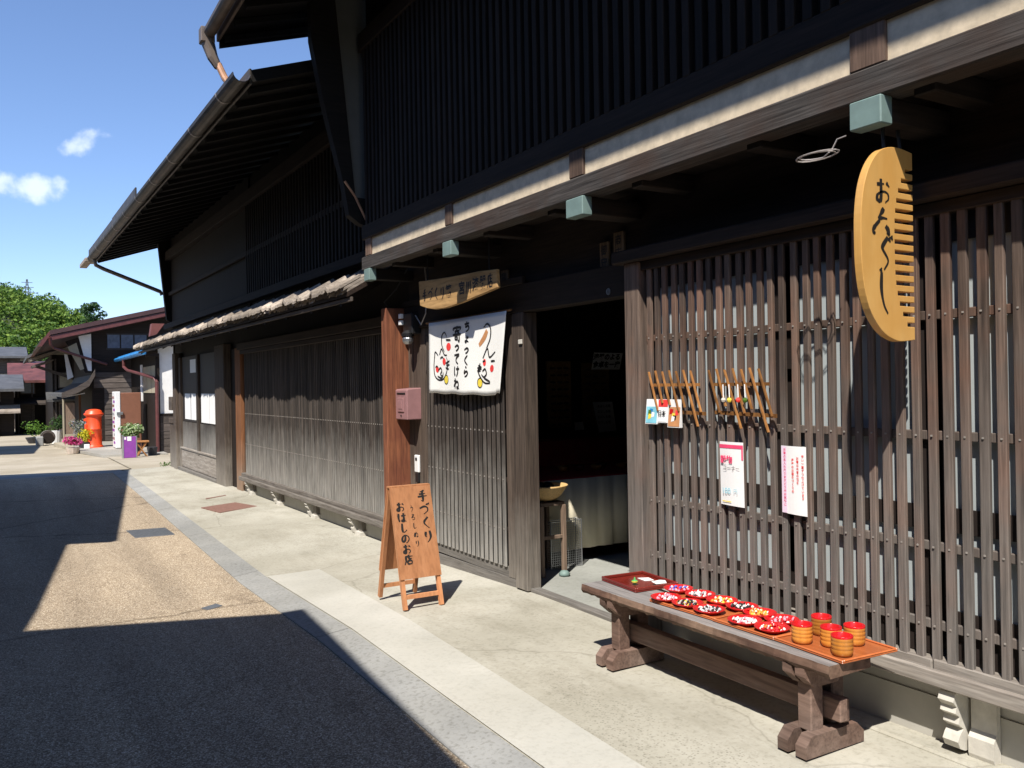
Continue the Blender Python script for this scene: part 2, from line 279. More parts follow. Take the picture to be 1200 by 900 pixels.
# ------------------------------------------------------------------ mesh helpers
def smooth(o):
    for p_ in o.data.polygons: p_.use_smooth = True
    return o
class MB:
    def __init__(s, tf=None): s.v = []; s.f = []; s.tf = tf
    def add(s, vs, fs):
        k = len(s.v); s.v += [tuple(s.tf(*p_)) if s.tf else tuple(p_) for p_ in vs]; s.f += [tuple(i + k for i in f) for f in fs]; return s
    def box(s, x0, x1, y0, y1, z0, z1):
        return s.add([(x0, y0, z0), (x1, y0, z0), (x1, y1, z0), (x0, y1, z0), (x0, y0, z1), (x1, y0, z1), (x1, y1, z1), (x0, y1, z1)],
                     [(0, 3, 2, 1), (4, 5, 6, 7), (0, 1, 5, 4), (1, 2, 6, 5), (2, 3, 7, 6), (3, 0, 4, 7)])
    def cbox(s, x0, x1, y0, y1, z0, z1, c=0.006):
        # chamfered box
        X, Y, Z = (x0, x1), (y0, y1), (z0, z1); vs = []; idx = {}
        for i in (0, 1):
            for j in (0, 1):
                for k in (0, 1):
                    dx, dy, dz = (c if i == 0 else -c), (c if j == 0 else -c), (c if k == 0 else -c)
                    for a, p_ in enumerate(((X[i], Y[j] + dy, Z[k] + dz), (X[i] + dx, Y[j], Z[k] + dz), (X[i] + dx, Y[j] + dy, Z[k]))):
                        idx[(i, j, k, a)] = len(vs); vs.append(p_)
        fs = []
        for i in (0, 1): fs.append([idx[(i, 0, 0, 0)], idx[(i, 1, 0, 0)], idx[(i, 1, 1, 0)], idx[(i, 0, 1, 0)]])
        for j in (0, 1): fs.append([idx[(0, j, 0, 1)], idx[(1, j, 0, 1)], idx[(1, j, 1, 1)], idx[(0, j, 1, 1)]])
        for k in (0, 1): fs.append([idx[(0, 0, k, 2)], idx[(1, 0, k, 2)], idx[(1, 1, k, 2)], idx[(0, 1, k, 2)]])
        for i in (0, 1):
            for j in (0, 1): fs.append([idx[(i, j, 0, 0)], idx[(i, j, 1, 0)], idx[(i, j, 1, 1)], idx[(i, j, 0, 1)]])
            for k in (0, 1): fs.append([idx[(i, 0, k, 0)], idx[(i, 1, k, 0)], idx[(i, 1, k, 2)], idx[(i, 0, k, 2)]])
        for j in (0, 1):
            for k in (0, 1): fs.append([idx[(0, j, k, 1)], idx[(1, j, k, 1)], idx[(1, j, k, 2)], idx[(0, j, k, 2)]])
        for i in (0, 1):
            for j in (0, 1):
                for k in (0, 1): fs.append([idx[(i, j, k, a)] for a in (0, 1, 2)])
        return s.add(vs, fs)
    def prism(s, pts, e0, e1, plane='xz'):
        # pts in a plane, extruded along the third axis from e0 to e1
        def P(a, b, e): return {'xz': (a, e, b), 'xy': (a, b, e), 'yz': (e, a, b)}[plane]
        n = len(pts); vs = [P(a, b, e0) for a, b in pts] + [P(a, b, e1) for a, b in pts]
        return s.add(vs, [tuple(range(n)), tuple(range(2 * n - 1, n - 1, -1))] + [(i, (i + 1) % n, n + (i + 1) % n, n + i) for i in range(n)])
    def tube(s, path, r, n=8, caps=True):
        path = [Vector(p_) for p_ in path]; vs = []; prev = None
        for i, p_ in enumerate(path):
            d = (path[min(i + 1, len(path) - 1)] - path[max(i - 1, 0)]).normalized()
            a = d.cross(Vector((0, 0, 1)))
            if a.length < 1e-3: a = d.cross(Vector((1, 0, 0)))
            a.normalize()
            if prev is not None:
                a = (prev - d * prev.dot(d)).normalized()
            prev = a; b = d.cross(a); rad_ = r[i] if isinstance(r, (list, tuple)) else r
            vs += [p_ + (a * math.cos(2 * math.pi * k / n) + b * math.sin(2 * math.pi * k / n)) * rad_ for k in range(n)]
        fs = [(i * n + k, i * n + (k + 1) % n, (i + 1) * n + (k + 1) % n, (i + 1) * n + k) for i in range(len(path) - 1) for k in range(n)]
        if caps: fs += [tuple(range(n))[::-1], tuple((len(path) - 1) * n + k for k in range(n))]
        return s.add(vs, fs)
    def lathe(s, prof, n=24, c=(0, 0, 0)):
        vs = [(c[0] + r * math.cos(2 * math.pi * k / n), c[1] + r * math.sin(2 * math.pi * k / n), c[2] + z) for r, z in prof for k in range(n)]
        fs = [(i * n + k, i * n + (k + 1) % n, (i + 1) * n + (k + 1) % n, (i + 1) * n + k) for i in range(len(prof) - 1) for k in range(n)]
        return s.add(vs, fs)
    def bar(s, a, b, w, h, up=(0, 0, 1)):
        a, b = Vector(a), Vector(b); d = (b - a).normalized(); side = d.cross(Vector(up)).normalized(); u_ = side.cross(d)
        vs = [p_ + side * sx * w / 2 + u_ * sz * h / 2 for p_ in (a, b) for sx, sz in ((-1, -1), (1, -1), (1, 1), (-1, 1))]
        return s.add(vs, [(0, 3, 2, 1), (4, 5, 6, 7), (0, 1, 5, 4), (1, 2, 6, 5), (2, 3, 7, 6), (3, 0, 4, 7)])
    def mesh(s, name):
        m = bpy.data.meshes.new(name); m.from_pydata(s.v, [], s.f); m.validate()
        bm = bmesh.new(); bm.from_mesh(m); bmesh.ops.recalc_face_normals(bm, faces=bm.faces); bm.to_mesh(m); bm.free(); m.update(); return m
    def build(s, name, mat, parent=None, local=False, loc=None, label=None):
        o = bpy.data.objects.new(name, s.mesh(name)); o.data.materials.append(M[mat]); return link(o, parent, local, loc, label)
def link(o, parent=None, local=False, loc=None, label=None):
    C.objects.link(o)
    base = Vector(loc) if loc is not None else Vector((0, 0, 0))
    if parent is not None:
        o.parent = parent
        if parent.type == 'EMPTY' and not local: base = base - parent.location
    o.location = base
    if label: o['label'] = label
    return o
def put(mesh, name, parent, loc, local=False, rotz=0):
    o = bpy.data.objects.new(name, mesh); link(o, parent, local, loc); o.rotation_euler.z = rotz; return o
def thing(name, label, cat, loc=(0, 0, 0), group=None, rotz=0):
    o = bpy.data.objects.new(name, None); C.objects.link(o); o.location = loc; o.rotation_euler.z = rotz; o.empty_display_size = 0.2
    return tag(o, label, cat, group)
def tag(o, label, cat, group=None):
    o['label'] = label; o['category'] = cat
    if group: o['group'] = group
    return o
def struct(o, label=None):
    o['kind'] = 'structure'
    if label: o['label'] = label
    return o
def mesh_mat(mb, name, mat): m = mb.mesh(name); m.materials.append(M[mat]); return m

# --- brush lettering -------------------------------------------------
GL = {
 'お': [[(.12,.74),(.55,.78)], [(.36,.96),(.36,.3),(.28,.1),(.12,.18),(.18,.36),(.5,.48),(.75,.42),(.8,.22),(.6,.06)], [(.68,.84),(.86,.68)]],
 'は': [[(.15,.9),(.11,.5),(.16,.1),(.23,.24)], [(.4,.66),(.92,.7)], [(.66,.93),(.66,.2),(.55,.08),(.42,.14),(.5,.26),(.68,.2),(.9,.06)]],
 'し': [[(.36,.96),(.33,.3),(.42,.1),(.6,.1),(.82,.3)]],
 'の': [[(.52,.78),(.45,.35),(.28,.18),(.14,.35),(.22,.65),(.5,.84),(.8,.68),(.87,.4),(.68,.12),(.5,.05)]],
 '手': [[(.72,.97),(.3,.85)], [(.2,.67),(.8,.71)], [(.05,.46),(.95,.5)], [(.52,.88),(.54,.3),(.5,.06),(.34,.16)]],
 'づ': [[(.06,.6),(.5,.74),(.8,.62),(.78,.34),(.4,.1)], [(.76,.96),(.85,.83)], [(.92,1.0),(1.0,.88)]],
 'く': [[(.68,.97),(.28,.52),(.72,.03)]],
 'り': [[(.28,.88),(.23,.55),(.33,.44)], [(.66,.94),(.71,.5),(.58,.2),(.36,.0)]],
 '店': [[(.5,1.0),(.53,.87)], [(.12,.82),(.92,.85)], [(.2,.82),(.18,.4),(.03,.03)], [(.52,.76),(.52,.42)], [(.54,.6),(.82,.62)], [(.34,.4),(.34,.06)], [(.34,.4),(.78,.4),(.76,.06)], [(.36,.1),(.76,.1)]],
 'う': [[(.36,.94),(.62,.86)], [(.22,.58),(.55,.7),(.73,.56),(.66,.3),(.36,.03)]],
 'る': [[(.25,.88),(.68,.9),(.2,.42),(.55,.52),(.79,.38),(.7,.12),(.42,.05),(.38,.2),(.56,.17)]],
 'ぬ': [[(.2,.82),(.4,.2)], [(.55,.92),(.35,.3),(.15,.2),(.12,.45),(.45,.75),(.8,.65),(.85,.35),(.7,.08),(.58,.16),(.72,.24),(.95,.08)]],
 'ち': [[(.13,.74),(.83,.79)], [(.46,.97),(.3,.45),(.65,.55),(.79,.32),(.6,.1),(.33,.03)]],
 'ょ': [[(.5,.72),(.5,.2),(.35,.08),(.27,.2),(.5,.22),(.78,.08)], [(.52,.5),(.78,.53)]],
 'っ': [[(.18,.44),(.55,.58),(.8,.42),(.6,.18),(.36,.1)]],
 'ら': [[(.4,.97),(.6,.86)], [(.32,.7),(.25,.35),(.55,.52),(.79,.36),(.62,.1),(.33,.03)]],
 '寄': [[(.5,1.0),(.5,.88)], [(.12,.70),(.14,.86),(.88,.88),(.8,.72)], [(.26,.66),(.76,.69)], [(.52,.8),(.28,.5)], [(.55,.64),(.74,.52)], [(.06,.44),(.94,.47)], [(.3,.34),(.3,.12)], [(.3,.34),(.54,.34),(.52,.16),(.3,.16)], [(.76,.44),(.76,.04),(.62,.1)]],
 'て': [[(.1,.8),(.88,.87),(.45,.55),(.42,.25),(.74,.04)]],
 'け': [[(.18,.92),(.13,.45),(.2,.13),(.26,.28)], [(.42,.68),(.95,.73)], [(.7,.96),(.7,.4),(.5,.02)]],
 'ね': [[(.28,.97),(.28,.03)], [(.08,.7),(.42,.75),(.08,.25),(.5,.65),(.8,.6),(.83,.25),(.65,.08),(.58,.2),(.75,.2),(.98,.06)]],
 '六': [[(.67,1.03),(.50,.82),(.34,.63)], [(.34,.62),(.6,.66),(.86,.64)], [(.43,.56),(.2,.36),(.04,.16),(.10,.02),(.16,.10)], [(.76,.36),(.90,.2),(.95,.02),(.80,.10)]],
 'ぐ': [[(.66,1.0),(.34,.74),(.34,.62),(.66,.30),(.40,.02)], [(.70,.98),(.82,.86)], [(.86,1.04),(.96,.92)]],
 '｜し': [[(.30,1.0),(.38,.92)], [(.36,.92),(.34,.55),(.46,.22),(.66,.02)]],
 '川': [[(.2,.9),(.2,.4),(.06,.04)], [(.5,.88),(.5,.16)], [(.82,.92),(.82,.03)]],
}
def crom(pts, k=6):
    if len(pts) < 3: return [tuple(np.array(pts[0]) + (np.array(pts[1]) - np.array(pts[0])) * t / k) for t in range(k + 1)]
    P = [np.array(p_, float) for p_ in pts]; P = [2 * P[0] - P[1]] + P + [2 * P[-1] - P[-2]]; out = []
    for i in range(1, len(P) - 2):
        for t in range(k):
            t_ = t / k
            out.append(tuple(0.5 * (2 * P[i] + (P[i + 1] - P[i - 1]) * t_ + (2 * P[i - 1] - 5 * P[i] + 4 * P[i + 1] - P[i + 2]) * t_ ** 2 + (3 * P[i] - P[i - 1] - 3 * P[i + 1] + P[i + 2]) * t_ ** 3)))
    return out + [tuple(P[-2])]
def strokes_to(mb, strokes, O, ux, uy, nrm, sx, sy, w, lift=0.0015, taper=True):
    O, ux, uy, nrm = Vector(O), Vector(ux), Vector(uy), Vector(nrm)
    for si, st in enumerate(strokes):
        p_ = [Vector((a * sx, b * sy)) for a, b in crom(st)]; vs = []
        n = len(p_)
        for i, q in enumerate(p_):
            d = (p_[min(i + 1, n - 1)] - p_[max(i - 1, 0)])
            d = d.normalized() if d.length > 1e-9 else Vector((1, 0)); nn = Vector((-d.y, d.x)); t = i / (n - 1)
            ww = w * (1.0 if not taper else (0.75 + 0.5 * math.sin(math.pi * min(1, t * 1.6 + 0.15)) - 0.62 * max(0, t - 0.55))) * (1.18 if abs(d.y) > abs(d.x) else 0.85) * 0.5
            z_ = lift + 0.00015 * si
            vs += [O + ux * (q.x + nn.x * ww) + uy * (q.y + nn.y * ww) + nrm * z_, O + ux * (q.x - nn.x * ww) + uy * (q.y - nn.y * ww) + nrm * z_]
        mb.add(vs, [(2 * i, 2 * i + 1, 2 * i + 3, 2 * i + 2) for i in range(n - 1)])
    return mb
def column(mb, text, top, ux, uy, nrm, size, w, pitch=1.0, squash=1.0):
    # vertical line of brush characters; `top` is the top centre
    O = Vector(top)
    for i, ch in enumerate(text):
        o = O - Vector(uy) * (size * pitch * (i + 1)) - Vector(ux) * (size * squash / 2)
        strokes_to(mb, GL[ch], o, ux, uy, nrm, size * squash, size, w)
def font_mesh(text, size, bold=0.0):
    c = bpy.data.curves.new('lettering', 'FONT'); c.body = text; c.size = size; c.offset = bold; c.align_x = 'CENTER'; c.align_y = 'CENTER'; c.resolution_u = 3
    o = bpy.data.objects.new('lettering', c); C.objects.link(o)
    dg = bpy.context.evaluated_depsgraph_get(); m = bpy.data.meshes.new_from_object(o.evaluated_get(dg))
    bpy.data.objects.remove(o); bpy.data.curves.remove(c); return m
def font_to(mb, text, centre, ux, uy, nrm, size, bold=0.0, lift=0.0015, sx=1.0):
    m = font_mesh(text, size, bold); c, ux, uy, nrm = Vector(centre), Vector(ux), Vector(uy), Vector(nrm)
    mb.add([c + ux * v.co.x * sx + uy * v.co.y + nrm * lift for v in m.vertices], [tuple(p_.vertices) for p_ in m.polygons]); bpy.data.meshes.remove(m)

# ------------------------------------------------------------------ ground
GY = [(-60, 0.0), (5.6, 0.0), (8.0, -0.085), (16, -0.10), (21, -0.13), (29, -0.40), (34, -0.42), (60, -0.9), (90, -1.3), (120, -1.5), (700, -1.5)]
def g(y):
    for (a, za), (b, zb) in zip(GY, GY[1:]):
        if y <= b: return za + (zb - za) * (y - a) / (b - a)
    return GY[-1][1]
def lerp_list(L, y):
    for (a, va), (b, vb) in zip(L, L[1:]):
        if y <= b: return va + (vb - va) * (y - a) / (b - a)
    return L[-1][1]
def sheet(name, xl, xr, ys, mat, dzl, dzr, nx=1, kind=True):
    mb = MB(); vs = []; 
    for y in ys:
        a, b = (xl(y) if callable(xl) else xl), (xr(y) if callable(xr) else xr)
        for i in range(nx + 1):
            t = i / nx; vs.append((a + (b - a) * t, y, g(y) + dzl + (dzr - dzl) * t))
    fs = [(j * (nx + 1) + i, j * (nx + 1) + i + 1, (j + 1) * (nx + 1) + i + 1, (j + 1) * (nx + 1) + i) for j in range(len(ys) - 1) for i in range(nx)]
    o = mb.add(vs, fs).build(name, mat); 
    if kind: struct(o)
    return o
YS = [-60, -20, 0, 3, 5.6, 6.5, 8, 12, 16, 18.5, 21, 23, 26, 29, 31, 34, 40, 50, 60, 75, 90, 120, 250, 700]
sheet('ground', -700, 700, YS, 'far_paving', -0.16, -0.16)
SL = [(-20, 1.685 - .284), (21, 1.685 + .298)]      # road edge of the granite strip
SR = [(-20, 1.905 - .29), (21, 1.905 + .3045)]    # pavement edge of the strip
xl_strip = lambda y: lerp_list(SL, y); xr_strip = lambda y: lerp_list(SR, y)
sheet('road', -7.0, xl_strip, [-20, 0, 3, 5.6, 8, 12, 16, 20.7], 'road', -0.06, -0.06)
struct(sheet('road_crossing_strip', -7.0, 2.22, [20.72, 21.7], 'granite', -0.058, -0.058))
sheet('far_road', -9.0, lambda y: 3.0 - max(0, (y - 34)) * 0.05, [21.72, 26, 29, 31, 34, 40, 50, 60, 75], 'far_paving', -0.062, -0.062)
kerb = struct(sheet('gutter_bed', xl_strip, xr_strip, [-20, 0, 3, 5.6, 8, 12, 16, 20.7], 'lower_apron', -0.085, -0.085))
ys = -2.2
while ys < 20.6:
    ye = min(ys + 2.62, 20.69); yy = [ys + 0.006] + [b_ for b_, _z in GY if ys + .01 < b_ < ye - .01] + [ye - 0.006]; mb = MB(); vs = []
    for y in yy:
        for x, dz in ((xl_strip(y) - .004, -.10), (xl_strip(y) - .004, -.052), (xr_strip(y) + .004, -.0245), (xr_strip(y) + .004, -.10)): vs.append((x, y, g(y) + dz))
    mb.add(vs, [(4 * j + i, 4 * j + i + 1, 4 * j + i + 5, 4 * j + i + 4) for j in range(len(yy) - 1) for i in range(3)] + [(0, 1, 2, 3), tuple(4 * (len(yy) - 1) + i for i in range(4))])
    mb.build('kerb_stone', 'granite', kerb); ys = ye
wall_x = lambda y: 3.62 if y < 8.2 else 3.62 - 0.021 * (y - 8.2)
sheet('pavement', xr_strip, wall_x, [-20, 0, 3, 4.5, 5.6, 6.5, 8, 10, 12, 14, 16, 18.5, 20.9], 'concrete', -0.028, 0.0, nx=4)
sheet('pavement_patch', lambda y: xr_strip(y) + 0.01, lambda y: xr_strip(y) + lerp_list([(-20, .36), (2.6, .36), (5, .40), (8.0, .50)], y), [-20, 0, 3, 5.6, 6.5, 7.95], 'concrete_new', -0.020, -0.014)
struct(sheet('pavement_far', lambda y: 2.4 + (y - 20.9) * 0.03, 9.0, [20.92, 23, 26, 29.0, 31, 36], 'far_paving', -0.035, -0.035))
# low grey apron by the round post box
ap = MB(); ap.prism([(2.55, 29.2), (4.3, 28.5), (4.3, 37.0), (2.05, 37.0), (2.05, 32.0)], -0.46, -0.375, 'xy'); struct(ap.build('shop_apron', 'lower_apron'))
ap = MB(); ap.prism([(1.55, 38.2), (2.0, 32.2), (2.9, 38.6)], -0.62, -0.40, 'xy'); struct(ap.build('shop_apron', 'far_paving'))
# ironwork let into the ground
def plate(name, pts, z, mat, label, cat, ribs=None):
    t = thing(name, label, cat, (pts[0][0], pts[0][1], z)); MB().prism(pts, z - 0.03, z + 0.004, 'xy').build('plate', mat, t)
    if ribs:
        (a, b, c, d) = pts
        for i in range(1, ribs):
            k = i / ribs; p0 = (a[0] + (b[0] - a[0]) * k, a[1] + (b[1] - a[1]) * k); p1 = (d[0] + (c[0] - d[0]) * k, d[1] + (c[1] - d[1]) * k)
            MB().bar((*p0, z + 0.006), (*p1, z + 0.006), 0.014, 0.008).build('rib', mat, t)
    return t
plate('drain_cover', [(2.41, 13.1), (2.53, 12.4), (3.13, 12.7), (2.95, 13.35)], g(12.7) - 0.012, 'rust_iron', 'rusty iron cover let into the concrete pavement', 'drain cover')
plate('drain_cover', [(2.68, 14.16), (2.66, 14.08), (3.02, 14.3), (3.03, 14.4)], g(14.2) - 0.012, 'rust_iron', 'thin dark iron strip in the pavement past the rusty cover', 'drain cover')
plate('drain_grate', [(1.27, 11.85), (1.30, 11.2), (1.74, 11.15), (1.72, 11.8)], g(11.5) - 0.06, 'iron', 'dark iron drain grate in the sunlit road', 'grate', ribs=9)
plate('valve_cover', [(1.30, 7.14), (1.33, 7.05), (1.46, 7.12), (1.43, 7.22)], g(7.1) - 0.06, 'iron', 'small dark valve cover in the road', 'valve cover')

# ------------------------------------------------------------------ the shop house
FX = 3.55
shop = thing('shop_house', 'dark timber shop house with open doorway, slatted front and jettied upper floor', 'house', (3.55, 4.0, 0))
def P(name, mat, fn, parent=shop, **kw):
    mb = MB(); fn(mb); return mb.build(name, mat, parent, **kw)
# room behind the front
P('floor', 'shop_floor', lambda m: m.box(3.545, 8.5, 2.5, 8.05, -0.10, 0.012))
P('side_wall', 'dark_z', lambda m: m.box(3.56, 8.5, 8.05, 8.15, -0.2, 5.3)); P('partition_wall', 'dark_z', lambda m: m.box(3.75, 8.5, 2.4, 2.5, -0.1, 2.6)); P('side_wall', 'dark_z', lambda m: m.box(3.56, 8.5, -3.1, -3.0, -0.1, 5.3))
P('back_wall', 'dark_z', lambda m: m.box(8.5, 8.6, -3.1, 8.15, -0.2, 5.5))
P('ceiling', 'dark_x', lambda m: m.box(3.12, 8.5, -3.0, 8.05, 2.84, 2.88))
# ceiling boards and joists seen under the jetty
for y in np.arange(0.3, 8.2, 0.9): P('joist', 'dark_x', lambda m: m.cbox(3.14, 5.0, y - 0.05, y + 0.05, 2.74, 2.838))
# wall above the lattice and the door
P('lintel', 'dark_y', lambda m: m.cbox(3.47, 3.60, 4.37, 8.05, 2.18, 2.40))
P('upper_panel', 'dark_y', lambda m: m.box(3.53, 3.58, -3.0, 8.05, 2.38, 2.84))
# base under the slatted bay
P('base_board', 'stone_base', lambda m: (m.box(3.545, 3.60, -3.0, 4.37, -0.05, 0.20), m.box(3.553, 3.60, -3.0, 4.37, 0.20, 0.30)))
P('base_lip', 'concrete', lambda m: m.cbox(3.42, 3.56, -3.0, 4.3, -0.06, 0.012, 0.01))
sill = P('sill', 'sill', lambda m: (m.cbox(3.402, 3.43, -3.0, 4.36, 0.297, 0.366, 0.006)))
P('sill_rail', 'sill', lambda m: (m.cbox(3.425, 3.60, -3.0, 2.298, 0.30, 0.408, 0.006), m.cbox(3.425, 3.60, 2.302, 4.36, 0.30, 0.405, 0.006)))
P('head_rail', 'dark_y', lambda m: (m.cbox(3.36, 3.52, -3.0, 4.45, 2.372, 2.452, 0.008), m.cbox(3.42, 3.52, -3.0, 4.37, 2.315, 2.37, 0.004)))
# the slatted bay: rails, slats, nails
lat = P('lattice_screen', 'lattice', lambda m: [m.cbox(3.4525, 3.4725, -3.0, 4.22, z - 0.020, z + 0.020, 0.003) for z in (0.55, 0.89, 1.37, 1.89)])
slat_m = [mesh_mat(MB().cbox(-0.011 + d, 0.011 + d, -0.0195, 0.0195, 0, 1.93, 0.003), 'slat', 'lattice') for d in (0, 0.002, -0.002)]
NA = MB()
y = 4.165; i = 0; slat_y = []
while y > -2.9:
    o = put(slat_m[i % 3], 'slat', lat, (3.441 + random.uniform(-.002, .002), y, 0.395 + random.uniform(0, .006))); slat_y.append(y); o.rotation_euler = (rad(random.uniform(-.12, .12)), 0, rad(random.uniform(-2.5, 2.5))); o.scale = (1, random.uniform(.90, 1.08), 1)
    for z in (0.55, 0.89, 1.37, 1.89): NA.lathe([(0.0, 0), (0.0055, 0), (0.004, 0.003), (0.0001, 0.004)], 6, (0, 0, 0)) if False else NA.box(3.425, 3.4295, y - 0.0038, y + 0.0038, z - 0.0038, z + 0.0038)
    y -= 0.0752 + random.uniform(-.003, .003); i += 1
nl = NA.build('nail_heads', 'nail', lat); nl['kind'] = 'stuff'
P('corner_post', 'lattice', lambda m: (m.cbox(3.40, 3.56, 4.225, 4.37, 0.02, 2.372, 0.006)))
P('door_stop', 'red_post', lambda m: m.cbox(3.44, 3.50, 4.372, 4.392, 1.55, 2.18, 0.003))
# frosted windows behind the slats
XW = 3.492
for k, (ya, yb) in enumerate([(4.2, 3.16), (3.08, 2.34), (2.27, 1.20), (1.12, 0.05), (-0.05, -1.2), (-1.3, -2.6)]):
    w = P('window', 'mullion', lambda m: (m.box(XW - .012, XW + .03, yb, ya, 0.955, 1.06), m.box(XW - .012, XW + .03, yb, ya, 0.41, 0.62), m.box(XW - .012, XW + .03, yb, ya, 2.2, 2.33),
        m.box(XW - .015, XW + .03, ya - .035, ya, 0.62, 2.2), m.box(XW - .015, XW + .03, yb, yb + .035, 0.62, 2.2)))
    for z0, z1 in ((0.62, 0.955), (1.06, 2.2)): MB().box(XW + .002, XW + .012, yb + .03, ya - .03, z0 - .004, z1 + .004).build('pane', 'pane', w)
P('window_backing', 'mullion', lambda m: m.box(3.60, 3.62, -3.0, 4.36, 0.02, 2.84))
# carved bracket and post below the sill
car = MB(); pr = [(0.115, 0.285), (0.13, 0.25), (0.105, 0.225), (0.115, 0.20), (0.085, 0.18), (0.095, 0.15), (0.06, 0.125), (0.085, 0.10), (0.10, 0.075), (0.085, 0.045), (0.05, 0.03), (0.0, 0.03), (0.0, 0.285)]
for yb in (2.235, 0.2): car = MB(); car.prism([(3.544 - a, b) for a, b in pr], yb - 0.035, yb + 0.035, 'xz'); car.build('carved_bracket', 'carved', shop)
for yb in (2.13, 0.1): P('base_post', 'carved', lambda m: m.prism([(3.542, 0.0), (3.502, 0.0), (3.492, 0.03), (3.492, 0.10), (3.515, 0.13), (3.515, 0.295), (3.542, 0.295)], yb - 0.055, yb + 0.055, 'xz'))
# doorway
P('door_post', 'frame_z', lambda m: m.cbox(3.47, 3.60, 5.735, 5.915, 0.0, 2.18, 0.006))
P('door_sill', 'frame_y', lambda m: m.cbox(3.50, 3.58, 4.37, 5.735, -0.02, 0.024, 0.004))
P('door_catch', 'carved', lambda m: m.cbox(3.455, 3.469, 5.74, 5.79, 1.93, 1.965, 0.003))
P('threshold', 'frame_y', lambda m: m.prism([(5.92, -0.05), (7.78, -0.10), (7.78, 0.02), (5.92, 0.05)], 3.50, 3.58, 'yz'))
# slatted sliding door left of the doorway
sd = thing('sliding_door', 'closed slatted sliding door behind the white cloth banner', 'door', (3.53, 6.8, 0.02))
MB().cbox(3.50, 3.55, 5.95, 6.075, 0.05, 2.18, 0.005).build('stile', 'frame_z', sd); MB().cbox(3.50, 3.55, 7.62, 7.73, 0.02, 2.18, 0.005).build('stile', 'frame_z', sd)
for z, h in ((0.435, .016), (0.84, .016), (1.23, .016), (1.75, .016)): MB().box(3.505, 3.545, 6.07, 7.62, z - h, z + h).build('rail', 'dark_y', sd)
MB().cbox(3.508, 3.548, 6.07, 7.62, 0.04, 0.13, 0.004).build('bottom_rail', 'frame_y', sd); MB().cbox(3.50, 3.55, 6.07, 7.62, 2.08, 2.18, 0.004).build('top_rail', 'frame_y', sd)
MB().box(3.552, 3.56, 6.05, 7.65, 0.05, 2.15).build('backing', 'mullion', sd)
sm = mesh_mat(MB().cbox(-0.007, 0.007, -0.0235, 0.0235, 0, 1.96, 0.003), 'slat', 'lattice2'); nn_ = MB()
for k in range(19):
    yy_ = 6.12 + k * 0.0795; put(sm, 'slat', sd, (3.497, yy_, 0.127))
    for z in (0.435, 0.84, 1.23): nn_.box(3.486, 3.491, yy_ - .006, yy_ + .006, z - .006, z + .006)
nn_.build('nail_heads', 'nail', sd)['kind'] = 'stuff'
P('wall_board', 'frame_z', lambda m: (m.cbox(3.51, 3.56, 7.735, 7.84, -0.1, 2.3, .004), m.cbox(3.515, 3.56, 7.845, 7.94, -0.1, 2.3, .004), m.cbox(3.51, 3.56, 7.945, 8.05, -0.1, 2.3, .004)))
P('party_post', 'red_post', lambda m: m.cbox(3.275, 3.55, 8.06, 8.18, -0.1, 2.40, 0.008))
P('door_wall_cap', 'dark_y', lambda m: m.cbox(3.46, 3.50, 5.72, 8.05, 2.40, 2.46))
# jetty: brackets with copper caps, main beam, plaster band, studs, second beam
CAPY = [8.0, 6.22, 4.42, 2.315, 0.5, -1.3]; CW = [.065, .07, .085, .07, .07, .07]
for yc, cw in zip(CAPY, CW):
    b = P('bracket_beam', 'dark_x', lambda m: m.cbox(3.085, 3.60, yc - cw, yc + cw, 2.665, 2.768, 0.006))
    mb = MB(); mb.cbox(3.060, 3.135, yc - cw - .006, yc + cw + .006, 2.655, 2.772, 0.005); mb.build('copper_cap', 'copper', b)
P('jetty_beam', 'beam', lambda m: m.cbox(3.075, 3.21, -3.0, 8.17, 2.772, 2.902, 0.008))
prev = 8.13
for yc, cw in zip(CAPY, [.07, .06, .075, .085, .06, .06]):
    P('stud', 'stud', lambda m: m.cbox(3.078, 3.19, yc - cw, yc + cw, 2.903, 3.075, 0.005))
    if prev - cw - yc > .2: P('plaster_panel', 'plaster', lambda m: m.box(3.098, 3.18, yc + cw, prev, 2.902, 3.08))
    prev = yc - cw
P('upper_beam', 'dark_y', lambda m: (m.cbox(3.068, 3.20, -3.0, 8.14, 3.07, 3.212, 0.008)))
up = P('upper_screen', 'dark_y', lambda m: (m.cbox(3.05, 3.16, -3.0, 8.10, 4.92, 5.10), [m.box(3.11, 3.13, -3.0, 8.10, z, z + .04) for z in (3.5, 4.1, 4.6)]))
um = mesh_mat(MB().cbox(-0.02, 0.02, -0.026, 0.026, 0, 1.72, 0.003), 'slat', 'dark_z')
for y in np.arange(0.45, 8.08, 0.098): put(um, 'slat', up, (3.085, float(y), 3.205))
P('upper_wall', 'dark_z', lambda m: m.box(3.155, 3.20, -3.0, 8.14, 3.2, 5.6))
# wing wall between the houses, leaning outwards
wing = P('wing_wall', 'roof_dark', lambda m: m.prism([(2.60, 5.42), (2.84, 5.49), (3.02, 3.50), (3.20, 3.49), (3.20, 3.20), (3.06, 3.24), (2.95, 3.32), (2.90, 3.62), (2.70, 4.45), (2.60, 5.0)], 8.16, 8.27, 'xz'))
MB().prism([(2.83, 5.49), (3.215, 5.6), (3.19, 3.49), (3.015, 3.50)], 8.175, 8.255, 'xz').build('plaster_infill', 'grey_plaster', wing)  # white plaster panel; its shade is painted in as dark grey
MB().tube([(2.90, 8.13, 3.64), (3.0, 8.12, 3.5), (3.12, 8.10, 3.24), (3.13, 8.06, 3.2)], 0.012, 6).build('drain_pipe', 'rust_pipe', wing)
